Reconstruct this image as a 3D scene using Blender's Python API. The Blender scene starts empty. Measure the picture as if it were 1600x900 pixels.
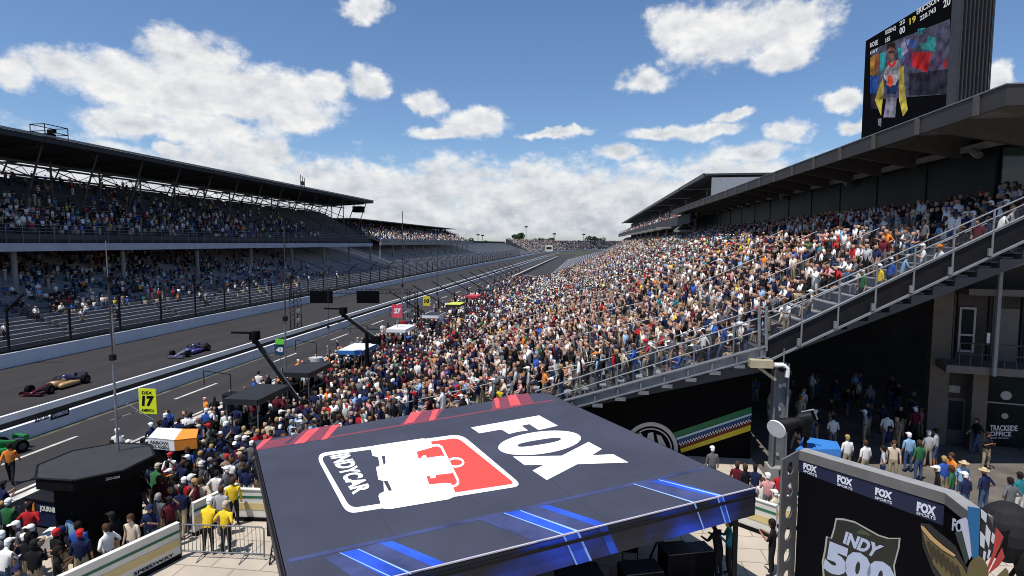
import bpy, bmesh, math, random
import numpy as np
from mathutils import Matrix, Vector
random.seed(7); rng = np.random.default_rng(11)
S = bpy.context.scene
COL = S.collection

# ------------------------------------------------------------------ camera
FPX = 890.0; H = 10.0
PT = math.atan(70/890); YAW = math.atan(117*math.cos(PT)/890)
fw = np.array([-math.sin(YAW)*math.cos(PT), math.cos(YAW)*math.cos(PT), -math.sin(PT)])
rt = np.array([math.cos(YAW), math.sin(YAW), 0.0]); upv = np.cross(rt, fw)
C0 = np.array([0, 0, H])
def ray(x, y): return fw + rt*(x-800)/FPX - upv*(y-450)/FPX
def PZ(x, y, z=0.0):
    r = ray(x, y); return C0 + r*(z-H)/r[2]
def PY(x, y, Y):
    r = ray(x, y); return C0 + r*Y/r[1]
def PX(x, y, X):
    r = ray(x, y); return C0 + r*X/r[0]
def PP(x, y, p0, n):
    r = ray(x, y); n = np.array(n, float); return C0 + r*(np.dot(np.array(p0)-C0, n)/np.dot(r, n))
def proj(P):
    d = np.asarray(P, float)-C0; k = d@fw
    return 800+FPX*(d@rt)/k, 450-FPX*(d@upv)/k, k
cam = bpy.data.cameras.new('camera'); co = bpy.data.objects.new('camera', cam); COL.objects.link(co)
cam.sensor_width = 36; cam.lens = FPX/1600*36; cam.clip_start = 0.1; cam.clip_end = 6000
m = Matrix(((rt[0], upv[0], -fw[0], 0), (rt[1], upv[1], -fw[1], 0), (rt[2], upv[2], -fw[2], H), (0, 0, 0, 1)))
co.matrix_world = m; S.camera = co
S.render.resolution_x = 1024; S.render.resolution_y = 576

# ------------------------------------------------------------------ light
SUN_EL = math.radians(69); SUN_AZ = math.radians(217)      # azimuth clockwise from +Y
sd = Vector((math.sin(SUN_AZ)*math.cos(SUN_EL), math.cos(SUN_AZ)*math.cos(SUN_EL), math.sin(SUN_EL)))
sun = bpy.data.lights.new('sun', 'SUN'); sun.energy = 5.0; sun.angle = math.radians(0.5); sun.color = (1, .955, .89)
so = bpy.data.objects.new('sun', sun); COL.objects.link(so); so.rotation_euler = (-sd).to_track_quat('-Z', 'Y').to_euler()
S.view_settings.view_transform = 'Standard'; S.view_settings.look = 'None'
S.view_settings.exposure = 0.0; S.view_settings.gamma = 1; S.view_settings.use_curve_mapping = False
S.cycles.filter_width = 1.0; S.cycles.max_bounces = 5; S.cycles.transparent_max_bounces = 8

# ------------------------------------------------------------------ world: sky and clouds
W = bpy.data.worlds.new('World'); S.world = W; W.use_nodes = True
def build_world():
    nt = W.node_tree; N = nt.nodes; L = nt.links; N.clear()
    def nd(t, **k):
        n = N.new(t)
        for a, b in k.items(): setattr(n, a, b)
        return n
    def mt(op, a, b=None, c=None, clamp=False):
        n = nd('ShaderNodeMath', operation=op); n.use_clamp = clamp
        for i, v in enumerate((a, b, c)):
            if v is None: continue
            if hasattr(v, 'links'): L.new(v, n.inputs[i])
            else: n.inputs[i].default_value = v
        return n.outputs[0]
    def vm(op, a, b=None):
        n = nd('ShaderNodeVectorMath', operation=op)
        for i, v in enumerate((a, b)):
            if v is None: continue
            if hasattr(v, 'links'): L.new(v, n.inputs[i])
            else: n.inputs[i].default_value = v
        return n
    out = nd('ShaderNodeOutputWorld'); bg = nd('ShaderNodeBackground'); L.new(bg.outputs[0], out.inputs[0])
    sky = nd('ShaderNodeTexSky', sky_type='NISHITA'); sky.sun_disc = False
    sky.sun_elevation = SUN_EL; sky.sun_rotation = SUN_AZ; sky.altitude = 220; sky.air_density = 1.0; sky.dust_density = 0.6; sky.ozone_density = 2.6
    tc = nd('ShaderNodeTexCoord'); d = tc.outputs['Generated']
    sep = nd('ShaderNodeSeparateXYZ'); L.new(d, sep.inputs[0])
    az = mt('ARCTAN2', sep.outputs[0], sep.outputs[1]); el = mt('ARCSINE', sep.outputs[2])
    ae = nd('ShaderNodeCombineXYZ'); L.new(az, ae.inputs[0]); L.new(el, ae.inputs[1]); A = ae.outputs[0]
    # warp for ragged edges
    def noise(vec, scale, detail, rough=.55, off=(0, 0, 0), st=(1, 1, 1)):
        mp = nd('ShaderNodeMapping'); L.new(vec, mp.inputs[0]); mp.inputs[1].default_value = off; mp.inputs[3].default_value = st
        n = nd('ShaderNodeTexNoise'); n.inputs['Scale'].default_value = scale; n.inputs['Detail'].default_value = detail
        n.inputs['Roughness'].default_value = rough; L.new(mp.outputs[0], n.inputs['Vector']); return n
    def aeof(px, py):
        r = ray(px, py); r = r/np.linalg.norm(r); return math.atan2(r[0], r[1]), math.asin(r[2])
    blobs = [(300, 95, 85, 52), (190, 120, 95, 48), (390, 150, 150, 50), (290, 150, 120, 55), (460, 175, 70, 34), (577, 130, 30, 30), (500, 135, 55, 30), (90, 105, 60, 30),
             (25, 115, 50, 35), (225, 195, 90, 28), (330, 205, 110, 30), (400, 240, 75, 30), (265, 240, 30, 16),
             (1130, 50, 115, 58), (1230, 45, 80, 50), (1060, 40, 60, 40), (1215, 88, 65, 26), (1008, 122, 44, 23), (1305, 152, 36, 20), (1332, 190, 26, 13),
             (742, 190, 52, 28), (667, 160, 34, 18), (690, 205, 60, 12), (568, 10, 38, 20), (1562, 125, 32, 36), (1232, 210, 42, 22), (1100, 204, 60, 13), (1035, 206, 60, 11), (870, 209, 60, 9),
             (1150, 183, 36, 9), (962, 235, 32, 14), (1180, 240, 70, 18)]
    def cover(vec):
        cur = None
        for (x, y, rx, ry) in blobs:
            a, e = aeof(x, y); a2, _ = aeof(x+rx, y); _, e2 = aeof(x, y-ry)
            sx = 1/max(1e-3, abs(a2-a)); sy = 1/max(1e-3, abs(e2-e))
            v = vm('MULTIPLY', vm('SUBTRACT', vec, (a, e, 0)).outputs[0], (sx, sy, 1))
            ln = vm('LENGTH', v.outputs[0]).outputs['Value']
            q = mt('SUBTRACT', 1.15, ln)
            cur = q if cur is None else mt('SMOOTH_MAX', cur, q, .25)
        return cur
    wn = noise(A, 11, 6, .62); wv = vm('MULTIPLY', vm('SUBTRACT', wn.outputs['Color'], (.5, .5, .5)).outputs[0], (.085, .05, 0))
    Aw = vm('ADD', A, wv.outputs[0]).outputs[0]
    cov = mt('MAXIMUM', cover(Aw), -1.0)
    # low bank of cloud towards the horizon
    sepw = nd('ShaderNodeSeparateXYZ'); L.new(Aw, sepw.inputs[0])
    eh = mt('SUBTRACT', 0.158, sepw.outputs[1]); band = mt('MULTIPLY', eh, 11.0)
    bn = noise(A, 5.5, 5, .6, (3, 1, 0), (1, 3.2, 1))
    band = mt('ADD', mt('MINIMUM', band, .78), mt('MULTIPLY', mt('SUBTRACT', bn.outputs[0], .5), 1.5))
    fl = mt('MINIMUM', mt('MULTIPLY', mt('SUBTRACT', .16, sepw.outputs[1]), 10), 1, clamp=False)
    band = mt('MINIMUM', band, mt('MULTIPLY', fl, 1.2))
    cov2 = mt('MAXIMUM', cov, band)
    f1 = noise(A, 17, 11, .60, (0, 0, 0), (1, 1.4, 1)); f2 = noise(A, 17, 11, .60, (0.006, .022, 0), (1, 1.4, 1))
    f3 = noise(A, 60, 6, .6, (1, 4, 0), (1, 1.3, 1)); g3 = noise(A, 42, 7, .6, (2, 7, 0), (1, 1.6, 1))
    dens = mt('ADD', mt('ADD', cov2, mt('MULTIPLY', mt('SUBTRACT', f1.outputs[0], .47), 1.4)), mt('MULTIPLY', mt('SUBTRACT', f3.outputs[0], .5), .5))
    mr = nd('ShaderNodeMapRange', interpolation_type='SMOOTHSTEP'); L.new(dens, mr.inputs[0]); mr.inputs[1].default_value = .02; mr.inputs[2].default_value = .62
    alpha = mr.outputs[0]
    # shade: billow relief and grey bases
    rel = mt('MULTIPLY', mt('SUBTRACT', f2.outputs[0], f1.outputs[0]), -1.3)
    g1 = noise(A, 13, 6, .55, (5, 2, 0), (1, 2.2, 1))
    sh = mt('ADD', mt('ADD', mt('ADD', .62, mt('MULTIPLY', mt('SUBTRACT', g3.outputs[0], .5), .5)), rel), mt('MULTIPLY', mt('SUBTRACT', g1.outputs[0], .46), .9))
    sh = mt('ADD', sh, mt('MULTIPLY', mt('SUBTRACT', .8, mt('MINIMUM', dens, 1.4)), .30))
    sh = mt('SUBTRACT', sh, mt('MULTIPLY', mt('MAXIMUM', mt('SUBTRACT', .17, el), 0), 1.9), clamp=True)
    cr = nd('ShaderNodeValToRGB'); L.new(sh, cr.inputs[0]); e = cr.color_ramp.elements
    e[0].position = .12; e[0].color = (5.4, 5.9, 6.6, 1); e[1].position = .95; e[1].color = (10.6, 10.6, 10.5, 1)
    k = cr.color_ramp.elements.new(.5); k.color = (7.9, 8.2, 8.6, 1)
    # clear sky tint
    hs = nd('ShaderNodeMix', data_type='RGBA', blend_type='MULTIPLY'); hs.inputs[0].default_value = 1
    L.new(sky.outputs[0], hs.inputs[6]); hs.inputs[7].default_value = (1.08, 1.25, 1.44, 1)
    up = nd('ShaderNodeMapRange'); L.new(el, up.inputs[0]); up.inputs[1].default_value = 0; up.inputs[2].default_value = .02
    mx = nd('ShaderNodeMix', data_type='RGBA'); L.new(mt('MULTIPLY', alpha, up.outputs[0]), mx.inputs[0]); L.new(hs.outputs[2], mx.inputs[6]); L.new(cr.outputs[0], mx.inputs[7])
    L.new(mx.outputs[2], bg.inputs[0]); bg.inputs[1].default_value = 0.088
build_world()

# ------------------------------------------------------------------ materials
MATS = {}
def mat(name, col, rough=.7, metal=0, var=.12, scale=3.0, bump=0, emit=0, spec=.4, alpha=1):
    if name in MATS: return MATS[name]
    M = bpy.data.materials.new(name); M.use_nodes = True; nt = M.node_tree; b = nt.nodes['Principled BSDF']
    b.inputs['Roughness'].default_value = rough; b.inputs['Metallic'].default_value = metal; b.inputs['Specular IOR Level'].default_value = spec
    c = tuple(col)+(1,)
    if var > 0:
        tc = nt.nodes.new('ShaderNodeTexCoord'); n = nt.nodes.new('ShaderNodeTexNoise'); n.inputs['Scale'].default_value = scale; n.inputs['Detail'].default_value = 5
        nt.links.new(tc.outputs['Object'], n.inputs['Vector'])
        r = nt.nodes.new('ShaderNodeValToRGB'); r.color_ramp.elements[0].position = .3; r.color_ramp.elements[1].position = .7
        r.color_ramp.elements[0].color = tuple(x*(1-var) for x in col)+(1,); r.color_ramp.elements[1].color = tuple(min(1, x*(1+var)) for x in col)+(1,)
        nt.links.new(n.outputs[0], r.inputs[0]); nt.links.new(r.outputs[0], b.inputs['Base Color'])
        if bump:
            bp = nt.nodes.new('ShaderNodeBump'); bp.inputs['Strength'].default_value = bump; nt.links.new(n.outputs[0], bp.inputs['Height']); nt.links.new(bp.outputs[0], b.inputs['Normal'])
    else: b.inputs['Base Color'].default_value = c
    if emit:
        b.inputs['Emission Color'].default_value = c; b.inputs['Emission Strength'].default_value = emit
        if var > 0: nt.links.new(r.outputs[0], b.inputs['Emission Color'])
    if alpha < 1: b.inputs['Alpha'].default_value = alpha
    MATS[name] = M; return M
def asphalt(name, col, streak=.42):
    M = bpy.data.materials.new(name); M.use_nodes = True; nt = M.node_tree; b = nt.nodes['Principled BSDF']; b.inputs['Roughness'].default_value = .85
    tc = nt.nodes.new('ShaderNodeTexCoord'); mp = nt.nodes.new('ShaderNodeMapping'); mp.inputs[3].default_value = (1.1, .02, 1)
    n = nt.nodes.new('ShaderNodeTexNoise'); n.inputs['Scale'].default_value = .7; n.inputs['Detail'].default_value = 6
    n2 = nt.nodes.new('ShaderNodeTexNoise'); n2.inputs['Scale'].default_value = 14; n2.inputs['Detail'].default_value = 6
    nt.links.new(tc.outputs['Object'], mp.inputs[0]); nt.links.new(mp.outputs[0], n.inputs['Vector']); nt.links.new(tc.outputs['Object'], n2.inputs['Vector'])
    mx = nt.nodes.new('ShaderNodeMix'); mx.inputs[0].default_value = .3; nt.links.new(n.outputs[0], mx.inputs[2]); nt.links.new(n2.outputs[0], mx.inputs[3])
    r = nt.nodes.new('ShaderNodeValToRGB'); r.color_ramp.elements[0].position = .3; r.color_ramp.elements[1].position = .72
    r.color_ramp.elements[0].color = tuple(x*(1-streak) for x in col)+(1,); r.color_ramp.elements[1].color = (col[0]*(1+streak*1.3), col[1]*(1+streak), col[2]*(1+streak*.9), 1)
    nt.links.new(mx.outputs[0], r.inputs[0]); nt.links.new(r.outputs[0], b.inputs['Base Color']); MATS[name] = M; return M
def brickmat(name, c1, c2, mortar, scale, bw=.5, rh=.25, ms=.02, rough=.8):
    M = bpy.data.materials.new(name); M.use_nodes = True; nt = M.node_tree; b = nt.nodes['Principled BSDF']; b.inputs['Roughness'].default_value = rough
    tc = nt.nodes.new('ShaderNodeTexCoord'); br = nt.nodes.new('ShaderNodeTexBrick'); nt.links.new(tc.outputs['Object'], br.inputs['Vector'])
    br.inputs['Color1'].default_value = tuple(c1)+(1,); br.inputs['Color2'].default_value = tuple(c2)+(1,); br.inputs['Mortar'].default_value = tuple(mortar)+(1,)
    br.inputs['Scale'].default_value = scale; br.inputs['Brick Width'].default_value = bw; br.inputs['Row Height'].default_value = rh; br.inputs['Mortar Size'].default_value = ms
    n = nt.nodes.new('ShaderNodeTexNoise'); n.inputs['Scale'].default_value = .8; n.inputs['Detail'].default_value = 8; nt.links.new(tc.outputs['Object'], n.inputs['Vector'])
    mx = nt.nodes.new('ShaderNodeMix'); mx.data_type = 'RGBA'; mx.blend_type = 'MULTIPLY'; mx.inputs[0].default_value = .55
    rr = nt.nodes.new('ShaderNodeValToRGB'); rr.color_ramp.elements[0].position = .25; rr.color_ramp.elements[0].color = (.62, .6, .58, 1); rr.color_ramp.elements[1].position = .7
    nt.links.new(n.outputs[0], rr.inputs[0]); nt.links.new(br.outputs[0], mx.inputs[6]); nt.links.new(rr.outputs[0], mx.inputs[7]); nt.links.new(mx.outputs[2], b.inputs['Base Color']); MATS[name] = M; return M
def glassmat(name, col, alpha=.5, rough=.05):
    M = mat(name, col, rough, 0, 0, spec=.6, alpha=alpha); return M

mt_asph = asphalt('track_asphalt', (.021, .019, .0195)); mt_pit = asphalt('pit_asphalt', (.024, .0215, .0215))
mt_plaza = brickmat('plaza_concrete', (.50, .44, .36), (.46, .40, .33), (.26, .22, .17), .55, .9, .45, .012)
mt_grass = mat('grass', (.095, .092, .06), .95, var=.55, scale=1.2)
mt_field = mat('field', (.04, .045, .028), .95, var=.3, scale=.05)
mt_white = mat('white_wall_paint', (.72, .72, .73), .6, var=.06, scale=.6)
mt_line = mat('road_paint', (.50, .48, .43), .7, var=.35, scale=2)
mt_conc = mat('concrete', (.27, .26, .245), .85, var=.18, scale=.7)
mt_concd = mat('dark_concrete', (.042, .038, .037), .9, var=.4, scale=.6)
mt_terr = mat('terrace', (.055, .056, .062), .85, var=.2, scale=.3)
mt_alu = mat('aluminium_bench', (.33, .34, .37), .5, .2, var=.12, scale=2)
mt_seat = mat('dark_bench', (.035, .038, .048), .6, var=.15, scale=1)
mt_steel = mat('galvanised_steel', (.20, .21, .225), .5, .3, var=.15, scale=3)
mt_steeld = mat('dark_steel', (.055, .056, .06), .5, .3, var=.15, scale=2)
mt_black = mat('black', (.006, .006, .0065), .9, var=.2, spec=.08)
mt_blackm = mat('black_metal', (.010, .010, .012), .6, 0, var=.2, spec=.15)
mt_roofd = mat('roof_dark', (.018, .018, .02), .7, var=.2, scale=.4)
mt_rooft = mat('roof_top', (.22, .22, .22), .8, var=.1, scale=.3)
mt_fasc = mat('fascia_grey', (.40, .41, .46), .7, var=.08, scale=.5)
mt_beige = mat('bronze_cladding', (.034, .030, .027), .6, var=.12, scale=.4)
mt_fabric = mat('canopy_fabric', (.047, .052, .078), .8, var=.16, scale=.45, bump=.12, spec=.25)
mt_wht = mat('print_white', (.86, .86, .85), .7, var=0)
mt_red = mat('print_red', (.80, .070, .055), .7, var=0)
mt_crew = {}
def flat(name, c, **k): return mat('paint_'+name, c, k.pop('rough', .55), var=k.pop('var', .05), **k)

# ------------------------------------------------------------------ mesh helpers
class MB:
    def __init__(s): s.v = []; s.f = []; s.m = []
    def add(s, vs, fs, mi=0):
        o = len(s.v); s.v += [tuple(map(float, p)) for p in vs]; s.f += [tuple(i+o for i in f) for f in fs]; s.m += [mi]*len(fs)
    def box(s, c, d, rz=0, mi=0, ry=0):
        hx, hy, hz = d[0]/2, d[1]/2, d[2]/2; R = Matrix.Rotation(rz, 3, 'Z') @ Matrix.Rotation(ry, 3, 'Y')
        P = [R @ Vector((x, y, z)) + Vector(c) for x, y, z in ((-hx, -hy, -hz), (hx, -hy, -hz), (hx, hy, -hz), (-hx, hy, -hz), (-hx, -hy, hz), (hx, -hy, hz), (hx, hy, hz), (-hx, hy, hz))]
        s.add(P, [(0, 3, 2, 1), (4, 5, 6, 7), (0, 1, 5, 4), (1, 2, 6, 5), (2, 3, 7, 6), (3, 0, 4, 7)], mi)
    def b2(s, a, b, mi=0): s.box([(a[i]+b[i])/2 for i in range(3)], [abs(b[i]-a[i]) for i in range(3)], 0, mi)
    def tube(s, p, q, r, n=8, r2=None, mi=0):
        p = Vector(p); q = Vector(q); d = (q-p)
        if d.length < 1e-6: return
        d.normalize(); a = d.cross(Vector((0, 0, 1)))
        if a.length < .05: a = d.cross(Vector((1, 0, 0)))
        a.normalize(); b = d.cross(a); r2 = r if r2 is None else r2; vs = []
        for (c, rr) in ((p, r), (q, r2)):
            for i in range(n):
                t = 2*math.pi*i/n; vs.append(c+a*rr*math.cos(t)+b*rr*math.sin(t))
        s.add(vs, [(i, (i+1) % n, n+(i+1) % n, n+i) for i in range(n)]+[tuple(range(n-1, -1, -1)), tuple(range(n, 2*n))], mi)
    def path(s, pts, r, n=6, mi=0):
        for a, b in zip(pts[:-1], pts[1:]): s.tube(a, b, r, n, mi=mi)
    def beam(s, p, q, w, h, mi=0):       # rectangular bar
        p = Vector(p); q = Vector(q); d = (q-p).normalized(); a = d.cross(Vector((0, 0, 1)))
        if a.length < .05: a = Vector((1, 0, 0))
        a.normalize(); b = a.cross(d).normalized(); vs = []
        for c in (p, q):
            for i, j in ((-1, -1), (1, -1), (1, 1), (-1, 1)): vs.append(c+a*w/2*i+b*h/2*j)
        s.add(vs, [(0, 3, 2, 1), (4, 5, 6, 7), (0, 1, 5, 4), (1, 2, 6, 5), (2, 3, 7, 6), (3, 0, 4, 7)], mi)
    def prism(s, poly, off, mi=0):
        n = len(poly); off = Vector(off); a = [Vector(p) for p in poly]; b = [p+off for p in a]
        s.add(a+b, [tuple(range(n)), tuple(range(2*n-1, n-1, -1))]+[(i, n+i, n+(i+1) % n, (i+1) % n) for i in range(n)], mi)
    def poly(s, pts, mi=0): s.add(pts, [tuple(range(len(pts)))], mi)
    def disc(s, c, r, n=24, ax=(0, 0, 1), mi=0, th=0.02):
        ax = Vector(ax).normalized(); s.tube(Vector(c)-ax*th/2, Vector(c)+ax*th/2, r, n, mi=mi)
    def ell(s, c, r, nu=10, nv=6, mi=0, z0=-1.0, cap=False):
        vs = []; fs = []
        lo = math.asin(max(-1, z0))
        for j in range(nv+1):
            t = lo+(math.pi/2-lo)*j/nv
            for i in range(nu):
                u = 2*math.pi*i/nu; vs.append((c[0]+r[0]*math.cos(t)*math.cos(u), c[1]+r[1]*math.cos(t)*math.sin(u), c[2]+r[2]*math.sin(t)))
        for j in range(nv):
            for i in range(nu): fs.append((j*nu+i, j*nu+(i+1) % nu, (j+1)*nu+(i+1) % nu, (j+1)*nu+i))
        s.add(vs, fs, mi)
    def build(s, name, mats, parent=None, smooth=False, loc=None):
        me = bpy.data.meshes.new(name)
        vs = s.v
        if loc is not None: vs = [(x-loc[0], y-loc[1], z-loc[2]) for x, y, z in vs]
        me.from_pydata(vs, [], s.f)
        if not isinstance(mats, (list, tuple)): mats = [mats]
        for k in mats: me.materials.append(k)
        if len(mats) > 1: me.polygons.foreach_set('material_index', s.m)
        if smooth: me.polygons.foreach_set('use_smooth', [True]*len(s.f))
        bm = bmesh.new(); bm.from_mesh(me); bmesh.ops.recalc_face_normals(bm, faces=bm.faces); bm.to_mesh(me); bm.free()
        me.update(); o = bpy.data.objects.new(name, me); COL.objects.link(o)
        if loc is not None: o.location = loc
        if parent is not None:
            o.parent = parent; o.location = (Vector(loc) if loc is not None else Vector((0, 0, 0))) - Vector(parent.get('_o', (0, 0, 0)))
        return o
def thing(name, label, cat, loc=(0, 0, 0), group=None):
    o = bpy.data.objects.new(name, None); COL.objects.link(o); o.location = loc; o.empty_display_size = .2
    o['label'] = label; o['category'] = cat
    if group: o['group'] = group
    o['_o'] = tuple(float(x) for x in loc); return o
def tag(o, label=None, cat=None, group=None, kind=None):
    for k, v in (('label', label), ('category', cat), ('group', group), ('kind', kind)):
        if v: o[k] = v
    return o
def dup(root, loc=None, label=None):
    r = root.copy(); COL.objects.link(r)
    if loc is not None: r.location = loc
    if label: r['label'] = label
    for ch in root.children:
        c = ch.copy(); COL.objects.link(c); c.parent = r
        for g in ch.children:
            d = g.copy(); COL.objects.link(d); d.parent = c
    return r
def textpolys(txt, bold=.0, shear=0):
    cu = bpy.data.curves.new('t', 'FONT'); cu.body = txt; cu.size = 1; cu.offset = bold; cu.shear = shear; cu.resolution_u = 3
    o = bpy.data.objects.new('t', cu); COL.objects.link(o); dg = bpy.context.evaluated_depsgraph_get(); me = bpy.data.meshes.new_from_object(o.evaluated_get(dg))
    v = np.array([tuple(p.co)[:2] for p in me.vertices]); f = [tuple(p.vertices) for p in me.polygons]
    bpy.data.objects.remove(o); bpy.data.curves.remove(cu); bpy.data.meshes.remove(me)
    v = (v-v.min(0))/(v.max(0)-v.min(0)); return v, f
def maptext(mb, txt, bl, br, tl, tr, bold=.03, shear=0, mi=0):
    v, f = textpolys(txt, bold, shear); bl, br, tl, tr = [np.array(p) for p in (bl, br, tl, tr)]
    P = [(bl*(1-a)+br*a)*(1-b)+(tl*(1-a)+tr*a)*b for a, b in v]; mb.add(P, f, mi)
def sweep(mb, prof, path, closed=True, mi=0):
    """prof: (offset to the right of travel, z); path: list of (x, y)."""
    n = len(prof); vs = []
    for i, p in enumerate(path):
        a = path[max(0, i-1)]; b = path[min(len(path)-1, i+1)]; d = Vector((b[0]-a[0], b[1]-a[1])).normalized(); r = Vector((d.y, -d.x))
        for u, z in prof: vs.append((p[0]+r.x*u, p[1]+r.y*u, z))
    fs = []; K = n if closed else n-1
    for i in range(len(path)-1):
        for j in range(K): fs.append((i*n+j, i*n+(j+1) % n, (i+1)*n+(j+1) % n, (i+1)*n+j))
    if closed: fs += [tuple(range(n)), tuple(range((len(path)-1)*n+n-1, (len(path)-1)*n-1, -1))]
    mb.add(vs, fs, mi)

# ------------------------------------------------------------------ ground, track, pit lane
mb = MB(); mb.poly([(-2500, -600, -.02), (2500, -600, -.02), (2500, 5000, -.02), (-2500, 5000, -.02)]); tag(mb.build('ground', mt_field), kind='structure')
OUT = [(-46.1, -40), (-46.1, 100), (-46.1, 300), (-46.1, 520), (-44, 600), (-36, 690), (-16, 790), (24, 880), (90, 940), (180, 960)]
mb = MB(); sweep(mb, [(0, .004), (15.2, .004)], OUT, False); tag(mb.build('race_track', mt_asph), kind='structure')
mb = MB(); sweep(mb, [(15.2, .0), (19, .0)], OUT[:5], False); tag(mb.build('grass_verge', mt_grass), kind='structure')
mb = MB(); sweep(mb, [(18.2, .004), (36.5, .004)], OUT[:4], False); tag(mb.build('pit_lane', mt_pit), kind='structure')
mb = MB(); mb.poly([(-17, -30, .008), (80, -30, .008), (80, 26, .008), (-17, 26, .008)]); mb.poly([(-17, 26, .008), (30, 26, .008), (30, 120, .008), (-17, 120, .008)]); tag(mb.build('plaza_paving', mt_plaza), kind='structure')
mb = MB(); mb.poly([(7.7, 22.6, .014), (80, 22.6, .014), (80, 60, .014), (7.7, 60, .014)]); tag(mb.build('concourse_floor', mat('concourse_concrete', (.12, .105, .09), .9, var=.3, scale=.8)), kind='structure')  # dark sheet over the paving, shade under the stand put into its colour
mb = MB()
for k in range(40):
    y = 21.5+k*11.3; mb.poly([(-26.25, y, .012), (-26.05, y, .012), (-26.05, y+4.2, .012), (-26.25, y+4.2, .012)])
y = -20
mb.poly([(-22.75, -20, .012), (-22.55, -20, .012), (-22.55, 430, .012), (-22.75, 430, .012)])
for k in range(32):
    y = 15+k*12.5; mb.poly([(-22.5, y, .013), (-20.2, y, .013), (-20.2, y+.12, .013), (-22.5, y+.12, .013)])
tag(mb.build('pit_lane_markings', mt_line), kind='structure')
# walls along the straight
mb = MB(); sweep(mb, [(-.35, 0), (-.35, 1.12), (0, 1.12), (0, 0)], OUT)
o = mb.build('track_wall', mt_white); tag(o, 'long white outer wall curving round the far turn below the debris fence', 'wall')
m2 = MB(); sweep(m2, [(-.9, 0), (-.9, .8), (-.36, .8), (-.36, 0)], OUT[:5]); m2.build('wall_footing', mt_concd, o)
mb = MB(); t = thing('guard_rail', 'low guard rail with bright white top between track and grass strip', 'barrier')
sweep(mb, [(15.2, .42), (15.2, .80), (15.42, .80), (15.42, .42)], OUT[:5]); mb.build('rail', mt_white, t)
mb = MB(); sweep(mb, [(15.3, 0), (15.3, .42), (15.38, .42), (15.38, 0)], OUT[:5]); mb.build('rail_backing', mt_concd, t)
PW = [(-28.35, -30), (-28.35, 60), (-28.1, 120), (-27.9, 420)]
mb = MB(); sweep(mb, [(-.25, 0), (-.25, .78), (0, .78), (0, 0)], PW); pw = mb.build('pit_wall', mt_white)
tag(pw, 'white painted pit wall running beside the grass strip, sponsor boards at its near end', 'wall')
# sponsor boards on the pit wall
mb = MB()
def pwq(x0, y0, x1, y1, x2, y2, x3, y3): return [PX(a, b, -28.342) for a, b in ((x0, y0), (x1, y1), (x2, y2), (x3, y3))]
mb.poly(pwq(79, 645, 108, 636, 108, 648, 79, 657)); mb.build('dark_board', flat('navyboard', (.008, .010, .018)), pw)
mb = MB(); maptext(mb, 'GAINBRIDGE', *[PX(a, b, -28.335) for a, b in ((82, 653), (106, 645), (82, 647.5), (106, 639.5))]); mb.build('board_lettering', mt_wht, pw)
mb = MB(); maptext(mb, 'INDY 500', *[PX(a, b, -28.335) for a, b in ((55, 661), (76, 654), (55, 655), (76, 648))], bold=.06); mb.build('wall_lettering', flat('navytext', (.01, .02, .09)), pw)

# ------------------------------------------------------------------ debris fence along the outer wall
fence = thing('debris_fence', 'tall dark debris fence with inward bent posts on the outer wall', 'fence')
mpost = None
def fpost(bent):
    m = MB(); m.tube((0, 0, 1.1), (0, 0, 4.6 if bent else 4.0), .10, 6)
    if bent: m.tube((0, 0, 4.55), (1.7, 0, 5.9), .09, 6); m.box((0, 0, 4.6), (.22, .22, .22))
    return m
k = 0; protos = {}
for i in range(66):
    y = 40.3+5.62*(i-2); b = (i % 2 == 0); 
    if b not in protos:
        o = fpost(b).build('post', mt_blackm, fence); protos[b] = o
    else: o = protos[b].copy(); COL.objects.link(o); o.parent = fence
    o.location = (-46.75, y, 0)
m = MB()
for z in (1.6, 2.2, 2.8, 3.4, 4.0, 4.5): m.tube((-46.66, 10, z), (-46.66, 400, z), .022, 4)
for u in (.5, 1): m.tube((-46.7+1.7*u, 10, 4.55+1.35*u), (-46.7+1.7*u, 400, 4.55+1.35*u), .022, 4)
m.build('cable', mt_blackm, fence)
mesh_m = bpy.data.materials.new('wire_mesh'); mesh_m.use_nodes = True; nt = mesh_m.node_tree; b = nt.nodes['Principled BSDF']; b.inputs['Base Color'].default_value = (.05, .05, .055, 1); b.inputs['Alpha'].default_value = .26; b.inputs['Roughness'].default_value = .6
m = MB(); m.poly([(-46.7, 10, 1.1), (-46.7, 400, 1.1), (-46.7, 400, 4.5), (-46.7, 10, 4.5)]); m.build('wire_netting', mesh_m, fence)

# ------------------------------------------------------------------ grandstand on the left (covered double deck)
def steps(mb, x0, z0, dx, dz, n, Y0, Y1, th, sgn=1, mi=0):
    P = [(x0, z0-th)]
    for i in range(n): P += [(x0+sgn*dx*i, z0+dz*i), (x0+sgn*dx*(i+1), z0+dz*i)]
    P += [(x0+sgn*dx*n, z0+dz*(n-1)-th)]
    mb.prism([(x, Y0, z) for x, z in P], (0, Y1-Y0, 0), mi)
def rows(parent, x0, z0, dx, dz, n, Y0, Y1, material, sgn=1, gap=None, name='bench_row', w=.30, breaks=()):
    first = None
    for i in range(n):
        if first is None:
            m = MB(); yy = [Y0]+[b for b in breaks]+[Y1]; segs = []
            a = Y0
            for bk in breaks: segs.append((a, bk-.6)); a = bk+.6
            segs.append((a, Y1))
            for a, b in segs: m.box((0, (a+b)/2, .42), (w, b-a, .05)); m.box((0, (a+b)/2, .2), (.05, b-a, .36))
            first = m.build(name, material, parent); o = first
        else: o = first.copy(); COL.objects.link(o); o.parent = parent
        o.location = (x0+sgn*(dx*i+dx*.72), 0, z0+dz*i)
LG = thing('covered_grandstand', 'long covered double deck grandstand with dark roof along the left of the track', 'grandstand')
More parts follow.
